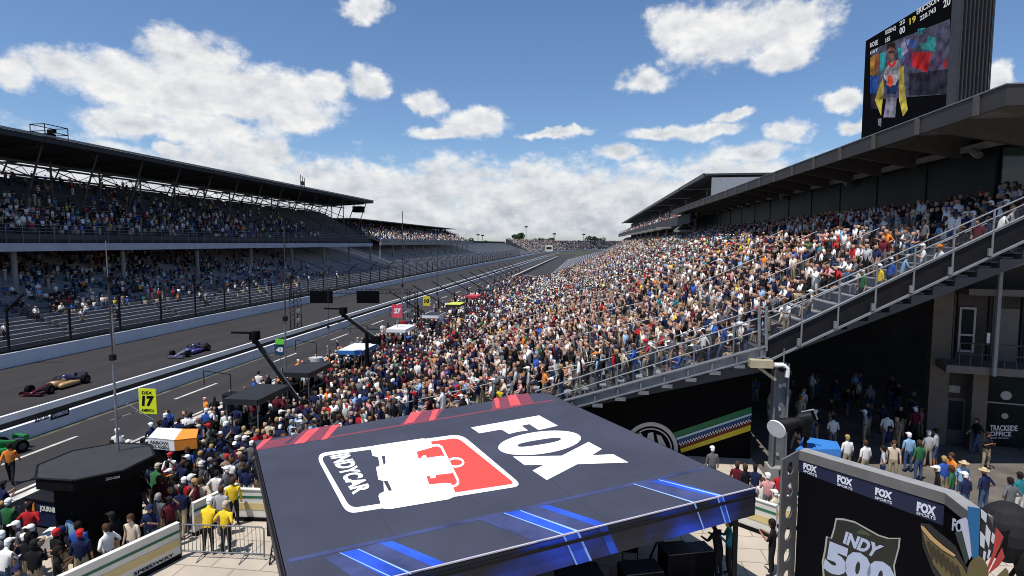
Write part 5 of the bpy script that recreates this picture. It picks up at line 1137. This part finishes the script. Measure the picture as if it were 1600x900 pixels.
def body(pose, sub):
    J, E = skeleton(pose); names = list(J); idx = {n: i for i, n in enumerate(names)}
    me = bpy.data.meshes.new('b'); me.from_pydata([J[n][0] for n in names], [(idx[a], idx[b]) for a, b, s in E], []); o = bpy.data.objects.new('b', me); COL.objects.link(o)
    md = o.modifiers.new('s', 'SKIN'); md.use_smooth_shade = True
    for n in names: sv = me.skin_vertices[0].data[idx[n]]; sv.radius = J[n][1]; sv.use_root = (n == 'pel')
    if sub: sd_ = o.modifiers.new('u', 'SUBSURF'); sd_.levels = sub
    dg = bpy.context.evaluated_depsgraph_get(); em_ = bpy.data.meshes.new_from_object(o.evaluated_get(dg)); bpy.data.objects.remove(o)
    v = np.array([tuple(q.co) for q in em_.vertices]); f = [tuple(p.vertices) for p in em_.polygons]
    A = np.array([J[a][0] for a, b, s in E]); B = np.array([J[b][0] for a, b, s in E]); sl = np.array([s for a, b, s in E]); rad = np.array([max(J[a][1]+J[b][1]) for a, b, s in E])*.75
    cen = np.array([v[list(q)].mean(0) for q in f]); d = B-A; L2 = (d*d).sum(1); t = np.clip(((cen[:, None]-A)*d).sum(2)/L2, 0, 1); dist = np.linalg.norm(cen[:, None]-(A+t[..., None]*d), axis=2)-rad*.8
    slot = sl[dist.argmin(1)]; hd1 = np.array(J['hd1'][0]); 
    back = (np.linalg.norm(cen-hd1, axis=1) < .17) & (cen[:, 2] > hd1[2]-.10) & ((cen[:, 1] < hd1[1]-.015) | (cen[:, 2] > hd1[2]+.065)) & np.isin(slot, (0, 6)); slot = np.where(np.isin(slot, (6,)) & ~back, 0, slot); slot[back] = 6
    bpy.data.meshes.remove(em_); return v, f, slot, hd1
POSES = ['stand', 'phone', 'cheer', 'walk', 'lean', 'hips', 'shade', 'sit', 'sit_lean', 'sit_up']
HI = {p: body(p, 1) for p in POSES}; LO = {p: body(p, 0) for p in ('stand', 'phone', 'cheer', 'hips', 'sit', 'sit_lean', 'sit_up')}
# tiny figure for the far crowd
def tiny(sit):
    v = []; f = []; sl = []
    def bxx(x, y, z0, z1, y0, s, x2=None):
        x2 = x2 or x; o = len(v); 
        for (xx, zz) in ((x, z0), (x2, z1)):
            for a, b in ((-1, -1), (1, -1), (1, 1), (-1, 1)): v.append((a*xx, y0+b*y, zz))
        for q in ((4, 5, 6, 7), (0, 1, 5, 4), (1, 2, 6, 5), (2, 3, 7, 6), (3, 0, 4, 7)): f.append(tuple(o+i for i in q)); sl.append(s)
    if sit: bxx(.15, .24, .1, .52, .15, 2); bxx(.13, .10, .5, 1.0, 0, 1, .17); bxx(.035, .05, .62, .9, .08, 4); h = 1.20
    else: bxx(.11, .08, .05, .9, 0, 2, .14); bxx(.12, .10, .9, 1.40, 0, 1, .17); bxx(.20, .05, 1.0, 1.12, .06, 4); h = 1.60
    o = len(v); v.extend([(0, 0, h-.13), (.1, 0, h), (0, .1, h), (-.1, 0, h), (0, -.1, h), (0, 0, h+.13)])
    for i in range(4): f.append((o, o+1+(i+1) % 4, o+1+i)); sl.append(0); f.append((o+5, o+1+i, o+1+(i+1) % 4)); sl.append(6)
    return np.array(v), f, np.array(sl), None
TI = {'stand': tiny(False), 'sit': tiny(True)}

TOPS = [('white', (.78, .76, .72), 24), ('black', (.009, .009, .011), 32), ('navy', (.012, .018, .06), 17), ('grey', (.12, .12, .13), 12), ('pale grey', (.38, .38, .39), 6), ('cream', (.60, .50, .37), 6), ('red', (.42, .02, .025), 4.5), ('blue', (.03, .09, .36), 4),
        ('sky blue', (.24, .40, .58), 4), ('yellow', (.80, .56, .03), 1.6), ('orange', (.70, .22, .04), 2.2), ('green', (.03, .13, .05), 1.5), ('pink', (.62, .30, .30), 2), ('maroon', (.10, .010, .02), 5), ('teal', (.02, .17, .20), 1.2), ('tan', (.32, .23, .15), 4)]
BOTS = [('black', (.016, .016, .018), 5), ('denim', (.05, .09, .18), 5), ('khaki', (.38, .31, .2), 4), ('grey', (.16, .16, .17), 3), ('white', (.62, .61, .58), 1)]
SKIN = [((.42, .23, .15), 6), ((.50, .30, .21), 4), ((.28, .14, .085), 3), ((.11, .055, .035), 2)]
HAIR = [('dark hair', (.015, .011, .009), 4), ('brown hair', (.07, .035, .018), 4), ('blond hair', (.38, .25, .10), 2), ('grey hair', (.30, .29, .28), 1)]
HATS = [('white cap', (.82, .81, .78), 6.5), ('black cap', (.014, .014, .014), 4), ('red cap', (.5, .02, .02), 1.6), ('navy cap', (.015, .02, .07), 2), ('straw hat', (.55, .43, .25), .45), ('beige cap', (.5, .42, .3), 1.2), ('orange cap', (.75, .22, .03), .6)]
def pick(t, r):
    w = [q[-1] for q in t]; x = r.random()*sum(w)
    for q in t:
        x -= q[-1]
        if x <= 0: return q
    return t[-1]
PR = random.Random(5); people = []
KT = {q[0]: q for q in TOPS}; KB = {q[0]: q for q in BOTS}; KH = {q[0]: q for q in HAIR+HATS}
def P(x, y, z, rz, pose=None, top=None, bot=None, head=None, place='', force=False, sc=None, sleeve=None, mesh=True):
    r = PR; t = KT[top] if top else pick(TOPS, r); b = KB[bot] if bot else pick(BOTS, r)
    h = KH[head] if head else (pick(HATS, r) if r.random() < .55 else pick(HAIR, r)); sk = pick(SKIN, r)[0]; shorts = r.random() < .45 if bot is None else False
    people.append(dict(p=(x, y, z), rz=rz, pose=pose or 'stand', top=t, bot=b, head=h, skin=sk, shorts=shorts, long=(r.random() < .15) if sleeve is None else sleeve, place=place, force=force, s=sc or r.uniform(.90, 1.04)))
TRK = math.pi/2     # facing the track (towards -X)
def clump(x, y): return math.sin(x*.55+1.7*math.sin(y*.21+x*.1))*math.cos(y*.33+1.3*math.sin(x*.4))
def pose_st(r, x=0, y=0):
    k = clump(x, y); w = (34, 14, 10, 4, 8, 5, 2) if k > .25 else (5, 3, 2, 1, 34, 24, 4) if k < -.2 else (18, 9, 6, 2, 26, 16, 3)
    return r.choices(['stand', 'phone', 'hips', 'cheer', 'sit', 'sit_lean', 'sit_up'], w)[0]
# right stand
for i in range(23):
    X = -11+.8*i; z = .35+.205*i; y = 25.6+PR.random()*.4; ymax = 145+4*i
    while y < ymax:
        da = min(abs(y-b) for b in rbrk)
        if PR.random() < (.93 if y < ymax-25 else .55)-(.3 if clump(y*1.7, X*1.3) > .62 else 0) and (da > .45 or PR.random() < .12):
            ps = pose_st(PR, X, y); sitp = ps.startswith('sit'); P(X+(.62 if sitp else .35)+PR.uniform(-.06, .06), y, z, TRK+PR.gauss(0, .35), ps, place='lower tier')
        y += PR.uniform(.40, .54)*(1 if y < 90 else 1.25 if y < 130 else 1.7)
for i in range(18):
    X = 7.6+.8*min(i, 16); z = 5.3+.37*min(i, 16); y = 26.6+PR.random()*.4; ymax = 235+5*i
    if i == 17: X += 1.0
    while y < ymax:
        da = min(abs(y-b) for b in rbrk); empt = (y < 31.5 and 2 <= i <= 11)
        if PR.random() < (.9 if not empt else .08)-(.3 if clump(y*1.7, X*1.3) > .62 else 0) and (da > .45 or PR.random() < .12):
            ps = pose_st(PR, X, y) if i < 13 else PR.choice(['stand', 'hips', 'phone', 'stand']); sitp = ps.startswith('sit'); P(X+(.62 if sitp else .35), y, z, TRK+PR.gauss(0, .35), ps, place='upper tier')
        y += PR.uniform(.42, .56)*(1 if y < 90 else 1.3 if y < 130 else 1.8)
# people moving on the end stairs
def LX(x, y, Y=25.75): p = PY(x, y, Y); return p
def stairz(X): return 5.34+.4625*(X-7.7) if X > 7.6 else .35+.256*(X+11)
for (px, pose, top, bot, head, rz) in ((905, 'stand', 'white', 'grey', 'grey hair', 1.6), (935, 'stand', 'sky blue', 'denim', 'white cap', 1.2), (975, 'walk', 'cream', 'grey', 'grey hair', 1.7), (1018, 'lean', 'red', 'denim', 'red cap', 1.4), (1050, 'stand', 'grey', 'khaki', 'dark hair', 1.6),
                                       (1100, 'walk', 'white', 'black', 'dark hair', 1.9), (1132, 'walk', 'blue', 'denim', 'brown hair', 1.3), (1230, 'lean', 'white', 'khaki', 'brown hair', 2.2), (1262, 'phone', 'grey', 'denim', 'dark hair', 1.5), (1345, 'stand', 'green', 'black', 'white cap', 1.7), (1372, 'stand', 'yellow', 'denim', 'white cap', 1.6), (1388, 'stand', 'blue', 'black', 'white cap', 1.7),
                                       (1405, 'lean', 'sky blue', 'khaki', 'grey hair', 4.4), (1462, 'sit', 'white', 'khaki', 'orange cap', 1.8), (1552, 'lean', 'white', 'denim', 'dark hair', 4.6), (1570, 'hips', 'pale grey', 'khaki', 'brown hair', 3.8), (1520, 'stand', 'maroon', 'black', 'dark hair', 1.9), (1497, 'hips', 'black', 'denim', 'brown hair', 1.5), (1437, 'phone', 'white', 'khaki', 'white cap', 1.4), (1536, 'stand', 'navy', 'grey', 'dark hair', 1.2), (1590, 'stand', 'black', 'khaki', 'black cap', 1.5)):
    Yy = 25.85; 
    X = PY(px, 500, Yy)[0]; P(X, Yy, stairz(X)+.03, rz, pose, top, bot, head, 'end rail', True)
# left stand
def patch(a, b): return .5+.5*math.sin(a*.13+1.3*math.sin(b*.5))*math.cos(a*.31+b*.4)
for i in range(1, 30):
    X = -49-.8*i; z = 1.2+.27*i; y = 34+PR.random()
    while y < 118:
        p_ = (.05+.5*patch(y, i))*(1 if y < 98 else .3)*(1 if i > 4 else .3)
        if PR.random() < p_: P(X-.5, y, z, -TRK+PR.gauss(0, .3), PR.choice(['sit', 'sit', 'stand', 'sit_lean']), place='left lower')
        y += PR.uniform(.5, .75)
for i in range(18):
    X = -58.6-.75*i; z = 11+.415*i; y = 32+PR.random()
    while y < 122:
        p_ = (.85 if i < 6 else .45 if i < 10 else .16)*(1 if y < 98 else .4)*(.4+.6*patch(y, i*.6))
        if PR.random() < p_: P(X-.45, y, z, -TRK+PR.gauss(0, .3), PR.choice(['sit', 'sit', 'stand']), place='left upper')
        y += PR.uniform(.5, .8)
for i in range(18):
    X = -60.5-.8*i; z = 10.3+.36*i; y = 166
    while y < 296:
        if PR.random() < .5: P(X-.5, y, z, -TRK, PR.choice(['sit', 'stand']), place='far')
        y += PR.uniform(.8, 1.2)
for i in range(8):
    X = 17.4+.8*i; z = 14.2+.45*i; y = 101
    while y < 300:
        if PR.random() < .6: P(X+.4, y, z, TRK, PR.choice(['sit', 'stand']), place='far')
        y += PR.uniform(.6, 1.4)
for i in range(0, 24, 1):
    for k_ in range(130):
        f_ = PR.random(); s_ = 3+f_*4.8; a = int(s_); fr_ = s_-a; p = Vector(OUT[a]).lerp(Vector(OUT[min(a+1, len(OUT)-1)]), fr_); q = (Vector(OUT[min(a+1, len(OUT)-1)])-Vector(OUT[a])).normalized(); nl = Vector((-q.y, q.x)); p = p+nl*(4+i+.5)
        P(p.x, p.y, 1+.55*i, 2.5, 'sit', place='far')
# paddock crowd
wl_pts = [g0(60, 985), g0(281, 871), g0(303, 838), g0(372, 803), g0(480, 803)]
def plaza_side(x, y):
    sx, sy, _ = proj((x, y, 0))
    pts = [(60, 985), (281, 871), (303, 838), (372, 803), (480, 803)]
    if sx < 60: yl = 985+(60-sx)*.52
    else:
        yl = 803
        for a, b in zip(pts[:-1], pts[1:]):
            if a[0] <= sx <= b[0]: yl = a[1]+(b[1]-a[1])*(sx-a[0])/(b[0]-a[0])
    return sy > yl-(14 if sx < 281 else 7)
stalls = [(-16.3, 26.2), (-16.6, 31.8), (-16.2, 38.6), (-16.3, 48.5), (-15.9, 58), (-16, 68.5), (-16, 79.5), (-16, 91)]
blockers = [(dc.x, dc.y, 1.85), (cc_.x, cc_.y, 1.15), ((bl.x+br_.x)/2, (bl.y+br_.y)/2, .9), (c.x, c.y, .1)]
can = [proj(tuple(q)) for q in (cA, cB, cC, cD)]
def inpoly(x, y, poly):
    r = False
    for i in range(len(poly)):
        x1, y1 = poly[i-1][:2]; x2, y2 = poly[i][:2]
        if (y1 > y) != (y2 > y) and x < (x2-x1)*(y-y1)/(y2-y1)+x1: r = not r
    return r
y = 11.5
while y < 150:
    sp_ = .60 if y < 45 else .75 if y < 80 else 1.0; x = -19.9
    while x < -11.4 or (y < 26.5 and x < -1):
        X, Y_ = x+PR.uniform(-.2, .2), y+PR.uniform(-.22, .22); x += sp_*PR.uniform(.8, 1.15)
        if Y_ < 24 and plaza_side(X, Y_): continue
        if Y_ < 15.2 and X < -19.0: continue
        if any(abs(X-a) < 1.1 and abs(Y_-b) < 1.9 for a, b in stalls): continue
        if any((X-a)**2+(Y_-b)**2 < r*r for a, b, r in blockers): continue
        sx_, sy_, _ = proj((X, Y_, 0))
        if 25 < sx_ < 212 and 735 < sy_ < 874: continue
        if X > -12.5 and inpoly(*proj((X, Y_, 1.6))[:2], can): continue
        if PR.random() < .13: continue
        if X < -18 and Y_ > 19 and PR.random() < .55: continue
        P(X, Y_, 0, PR.choice([0, 0, .4, 1.2, 1.5, -.4, 2.4, 3.4])+PR.gauss(0, .3), PR.choices(['stand', 'phone', 'hips', 'walk', 'shade', 'lean'], [8, 5, 3, 4, 1.2, 1])[0], PR.choice(['black', 'navy', 'black', 'grey', 'maroon', 'navy']) if PR.random() < (.72 if X < -14 else .35) else None, place='paddock')
    y += sp_
# crew along the inner pit wall
for k_ in range(34):
    yy = 22+k_*2.6+PR.random(); P(-19.6-PR.random()*1.6, yy, 0, 1.5+PR.gauss(0, .5), PR.choice(['stand', 'hips', 'lean', 'phone']), PR.choice(['black', 'navy', 'white', 'blue', 'orange', 'red', 'grey']), 'black', PR.choice(['white cap', 'black cap', 'dark hair']), 'pit wall')
# placed figures
def F(px, py, rz, pose, top, bot, head, place, z=0, sleeve=False, sc=1.0): p = PZ(px, py, z); P(p[0], p[1], z, rz, pose, top, bot, head, place, True, sc, sleeve)
F(326, 867, .2, 'lean', 'yellow', 'black', 'white cap', 'crowd barrier', sleeve=True, sc=1.02)
F(354, 867, -.1, 'hips', 'yellow', 'black', 'beige cap', 'crowd barrier')
F(366, 822, .5, 'stand', 'yellow', 'black', 'brown hair', 'crowd barrier', sleeve=True)
F(348, 838, .1, 'stand', 'pale grey', 'grey', 'brown hair', 'crowd barrier')
F(17, 862, .2, 'phone', 'green', 'black', 'white cap', 'navy counter')
F(50, 868, .3, 'hips', 'red', 'black', 'dark hair', 'navy counter', sleeve=True)
F(126, 905, .4, 'stand', 'blue', 'denim', 'dark hair', 'round canopy')
F(120, 880, .2, 'stand', 'sky blue', 'denim', 'dark hair', 'round canopy')
F(262, 822, .1, 'stand', 'maroon', 'black', 'brown hair', 'round canopy')
F(290, 822, .2, 'phone', 'red', 'black', 'white cap', 'round canopy')
F(250, 852, .1, 'stand', 'grey', 'khaki', 'grey hair', 'round canopy')
F(316, 822, .4, 'hips', 'cream', 'khaki', 'brown hair', 'round canopy')
F(202, 752, 0, 'stand', 'white', 'white', 'white cap', 'aerial mast')
F(178, 752, 1, 'phone', 'orange', 'black', 'dark hair', 'aerial mast')
F(250, 748, .5, 'stand', 'orange', 'black', 'white cap', 'pit cart')
F(324, 692, .3, 'stand', 'blue', 'navy' if 'navy' in KB else 'denim', 'white cap', 'pit cart', sleeve=True)
F(300, 700, .3, 'stand', 'white', 'black', 'dark hair', 'pit cart')
F(405, 622, .2, 'stand', 'white', 'denim', 'black cap', 'pit wall')
F(18, 757, .6, 'walk', 'orange', 'black', 'dark hair', 'pit car')
F(1138, 902, 1.5, 'phone', 'teal', 'black', 'dark hair', 'canopy edge', sleeve=True, sc=1.03)
F(1205, 900, 1.1, 'phone', 'black', 'black', 'dark hair', 'display wall')
F(1122, 905, .8, 'lean', 'black', 'black', 'dark hair', 'canopy edge', sleeve=True)
for px, py, pose, top, head in ((1112, 762, 'stand', 'grey', 'white cap'), (1150, 790, 'stand', 'maroon', 'brown hair'), (1163, 795, 'hips', 'black', 'brown hair'), (1198, 812, 'phone', 'pink', 'white cap'), (1218, 806, 'stand', 'red', 'dark hair'), (1232, 800, 'stand', 'white', 'dark hair'),
                                (1190, 800, 'sit', 'white', 'brown hair'), (1178, 796, 'stand', 'navy', 'black cap'), (1209, 822, 'sit', 'cream', 'white cap')): F(px, py, PR.uniform(-1, 1), pose, top, None, head, 'right barrier', sc=.98)
for px, py, pose, top, head, rz in ((1350, 752, 'stand', 'white', 'brown hair', 0), (1378, 762, 'hips', 'pale grey', 'dark hair', 1), (1394, 752, 'stand', 'cream', 'brown hair', 3), (1418, 738, 'stand', 'sky blue', 'white cap', .3), (1434, 752, 'stand', 'green', 'brown hair', 0), (1460, 730, 'stand', 'pale grey', 'dark hair', 1),
                                    (1472, 782, 'stand', 'blue', 'blond hair', 0), (1484, 775, 'phone', 'orange', 'brown hair', 2), (1501, 790, 'stand', 'sky blue', 'straw hat', 3.1), (1535, 805, 'hips', 'navy', 'straw hat', .3), (1505, 812, 'stand', 'navy', 'white cap', .2), (1484, 800, 'stand', 'green', 'brown hair', .5), (1462, 800, 'stand', 'black', 'white cap', 1),
                                    (1590, 812, 'stand', 'teal', 'dark hair', .3), (1575, 822, 'hips', 'grey', 'dark hair', .3), (1322, 742, 'stand', 'white', 'blond hair', .4), (1265, 735, 'stand', 'teal', 'black cap', 1), (1300, 705, 'stand', 'white', 'dark hair', .3), (1255, 732, 'phone', 'blue', 'black cap', 1), (1384, 700, 'stand', 'white', 'dark hair', 0), (1350, 695, 'hips', 'pale grey', 'white cap', 1), (1428, 690, 'stand', 'maroon', 'white cap', 0)):
    F(px, py, rz+PR.gauss(0, .2), pose, top, None, head, 'concourse', sc=1.0)
for k_ in range(46):
    x_, y_ = PR.uniform(8.8, 19), PR.uniform(27, 40); P(x_, y_, 0, PR.uniform(0, 6.28), PR.choice(['stand', 'walk', 'hips', 'phone']), place='concourse')

# ---- choose the 300 that show largest
PEOPLE_N = 296
for q in people:
    x, y, z = q['p']; hx, hy, k_ = proj((x, y, z+1.5)); q['px'] = (hx, hy); q['h'] = FPX*1.7*q['s']/max(k_, .1) if k_ > 0 else 0
    vis = -8 < hx < 1608 and -8 < hy < 912 and k_ > 0
    if vis and inpoly(hx, hy+4, can) and not q['force']: vis = False
    if q['place'] == 'concourse' and hy > 690+(hx-1250)*.3+45 and hx > 1250: vis = vis and q['force']
    q['vis'] = vis
ordr = sorted([q for q in people if q['vis'] and q['place'] != 'far'], key=lambda q: -(q['h']+(1000 if q['force'] else 0)))
solo = ordr[:PEOPLE_N]; sid = set(map(id, solo)); rest = [q for q in people if id(q) not in sid]

def pmat(n, c):
    return mat('cloth_'+n.replace(' ', '_'), c, .85, var=.12, scale=9, spec=.2)
def build_solo():
    hi_mesh = {}; hats = {}; used = {}
    m_shoe = pmat('shoe', (.03, .03, .03))
    for p in POSES:
        v, f, sl, hd = HI[p]; me = bpy.data.meshes.new('person_'+p); me.from_pydata(v.tolist(), [], f); remap = {0: 0, 1: 1, 2: 2, 3: 3, 4: 4, 5: 5, 6: 0}
        for _ in range(6): me.materials.append(m_shoe)
        me.polygons.foreach_set('material_index', [remap[int(s)] for s in sl]); me.polygons.foreach_set('use_smooth', [True]*len(f)); me.update(); hi_mesh[p] = me
    def hat_mesh(kind):
        if kind in hats: return hats[kind]
        m = MB()
        if kind == 'hair': m.ell((0, -.018, .02), (.098, .112, .108), 12, 5, z0=-.05); m.ell((0, -.05, -.03), (.088, .082, .11), 10, 5, z0=-.75)
        elif kind == 'cap': m.ell((0, 0, .035), (.103, .118, .095), 12, 5, z0=0); m.prism([(-.075, .08, .04), (-.06, .2, .03), (.06, .2, .03), (.075, .08, .04)], (0, 0, .014)); m.ell((0, -.045, -.03), (.085, .075, .09), 10, 4, z0=-.7)
        else: m.ell((0, 0, .035), (.10, .112, .11), 12, 5, z0=0); m.disc((0, 0, .04), .175, 18, th=.016)
        o = m.build('x', m_shoe, smooth=True); me = o.data; bpy.data.objects.remove(o); hats[kind] = me; return me
    labels = set(); cnt = {}
    def wtop(q): return q['top'][0]
    for q in solo:
        near = sorted([r for r in solo if r is not q], key=lambda r: (r['px'][0]-q['px'][0])**2+(r['px'][1]-q['px'][1])**2)[:8]; q['near'] = near
    for q in solo:
        me = hi_mesh[q['pose']]; o = bpy.data.objects.new('person', me); COL.objects.link(o); o.location = q['p']; o.rotation_euler = (0, 0, q['rz']); o.scale = (q['s'],)*3
        sk = pmat('skin_%d' % int(q['skin'][0]*100), q['skin']); tp = pmat('top_'+q['top'][0], q['top'][1]); bt = pmat('bottom_'+q['bot'][0], q['bot'][1])
        for i, mm in enumerate((sk, tp, bt, m_shoe, tp if q['long'] else sk, sk if q['shorts'] else bt)): o.material_slots[i].link = 'OBJECT'; o.material_slots[i].material = mm
        hd = HI[q['pose']][3]; nm = q['head'][0]; kind = 'hair' if 'hair' in nm else 'sun' if 'straw' in nm else 'cap'
        hm = hat_mesh(kind); h = bpy.data.objects.new({'hair': 'hair', 'sun': 'sun_hat', 'cap': 'cap'}[kind], hm); COL.objects.link(h); h.parent = o; h.location = tuple(hd+np.array((0, 0, .03))); h.material_slots[0].link = 'OBJECT'; h.material_slots[0].material = pmat('head_'+nm, q['head'][1])
        plc = {'lower tier': 'lower seats', 'upper tier': 'upper seats', 'end rail': 'on the end stairs by the rail', 'paddock': 'in the paddock crowd', 'pit wall': 'at the pit wall', 'crowd barrier': 'behind the crowd barrier', 'navy counter': 'by the navy counter', 'round canopy': 'near the round canopy',
               'aerial mast': 'behind the round canopy', 'pit cart': 'by the pit cart', 'pit car': 'stepping by the green car', 'canopy edge': 'at the canopy right edge', 'display wall': 'left of the display wall', 'right barrier': 'behind the right barrier', 'concourse': 'in the shaded concourse', 'left lower': 'left stand', 'left upper': 'left upper deck'}[q['place']]
        ps = {'stand': 'standing', 'phone': 'holding hands forward', 'cheer': 'arms raised', 'walk': 'walking', 'lean': 'leaning', 'hips': 'hand on hip', 'shade': 'shading eyes', 'sit': 'seated', 'sit_lean': 'seated leaning', 'sit_up': 'seated arm up'}[q['pose']]
        base = '%s top, %s, %s' % (q['top'][0], nm, plc)
        opts = [base, base+', '+ps, '%s top, %s, %s %s, %s' % (q['top'][0], nm, q['bot'][0], 'shorts' if q['shorts'] else 'trousers', plc)]
        def rel(r):
            dx = r['px'][0]-q['px'][0]; dy = r['px'][1]-q['px'][1]
            return ('left of' if dx > 0 else 'right of') if abs(dx) > abs(dy) else ('above' if dy > 0 else 'below')
        for r in q['near']: opts.append('%s top, %s, %s, %s one in %s and %s' % (q['top'][0], nm, plc, rel(r), r['top'][0], r['head'][0]))
        for r in q['near']: opts.append('%s top, %s, %s, %s one in %s and %s' % (q['top'][0], nm, ps, rel(r), r['top'][0], r['head'][0]))
        lab = next((l for l in opts if l not in labels and len(l.split()) <= 16 and len(l.split()) >= 4), None)
        if lab is None: lab = opts[1]
        labels.add(lab); o['label'] = lab; o['category'] = 'person'; o['group'] = 'spectators and crew'
build_solo()
# ---- the rest of the crowd as one object
def build_crowd(rest):
    V = []; FL = []; FS = []; CO = []; base = 0
    groups = {}
    for q in rest:
        k_ = proj(q['p'])[2]; 
        if k_ < 62 and q['place'] != 'far':
            p = q['pose']; p = p if p in LO else ('sit' if p.startswith('sit') else 'stand'); groups.setdefault(('L', p), []).append(q)
        else: groups.setdefault(('T', 'sit' if q['pose'].startswith('sit') else 'stand'), []).append(q)
    for (lod, p), qs in groups.items():
        v, f, sl, hd = (LO if lod == 'L' else TI)[p]; n = len(qs); nv = len(v)
        pos = np.array([q['p'] for q in qs]); rz = np.array([q['rz'] for q in qs]); s = np.array([q['s'] for q in qs])*(1.0 if lod == 'L' else 1.04); c, sn = np.cos(rz), np.sin(rz)
        x = (v[None, :, 0]*c[:, None]-v[None, :, 1]*sn[:, None])*s[:, None]+pos[:, 0:1]; y = (v[None, :, 0]*sn[:, None]+v[None, :, 1]*c[:, None])*s[:, None]+pos[:, 1:2]; z = v[None, :, 2]*s[:, None]+pos[:, 2:3]
        V.append(np.stack([x, y, z], 2).reshape(-1, 3))
        fl = np.concatenate([np.array(q_) for q_ in f]); fs = np.array([len(q_) for q_ in f])
        FL.append((fl[None, :]+(np.arange(n)*nv)[:, None]+base).reshape(-1)); FS.append(np.tile(fs, n)); base += n*nv
        pal = np.array([[q['skin'], q['top'][1], q['bot'][1], (.03, .03, .03), q['top'][1] if q['long'] else q['skin'], q['skin'] if q['shorts'] else q['bot'][1], q['head'][1]] for q in qs])
        CO.append(pal[:, sl].reshape(-1, 3))
    V = np.concatenate(V); FL = np.concatenate(FL); FS = np.concatenate(FS); CO = np.concatenate(CO)
    me = bpy.data.meshes.new('crowd'); me.vertices.add(len(V)); me.vertices.foreach_set('co', V.astype(np.float32).ravel()); me.loops.add(len(FL)); me.loops.foreach_set('vertex_index', FL.astype(np.int32))
    me.polygons.add(len(FS)); st_ = np.concatenate([[0], np.cumsum(FS)[:-1]]); me.polygons.foreach_set('loop_start', st_.astype(np.int32)); me.update(calc_edges=True)
    at = me.attributes.new('cloth', 'FLOAT_COLOR', 'FACE'); at.data.foreach_set('color', np.concatenate([CO, np.ones((len(CO), 1))], 1).astype(np.float32).ravel())
    M = bpy.data.materials.new('crowd_cloth'); M.use_nodes = True; nt = M.node_tree; b = nt.nodes['Principled BSDF']; b.inputs['Roughness'].default_value = .85; b.inputs['Specular IOR Level'].default_value = .2
    a = nt.nodes.new('ShaderNodeAttribute'); a.attribute_name = 'cloth'; nt.links.new(a.outputs['Color'], b.inputs['Base Color']); me.materials.append(M)
    o = bpy.data.objects.new('crowd', me); COL.objects.link(o); tag(o, 'dense crowd of thousands of spectators filling the grandstands and paddock', 'crowd', kind='stuff')
    print('CROWD', len(rest), len(V), len(FS))
build_crowd(rest)
for o in bpy.data.objects:
    if '_o' in o: del o['_o']
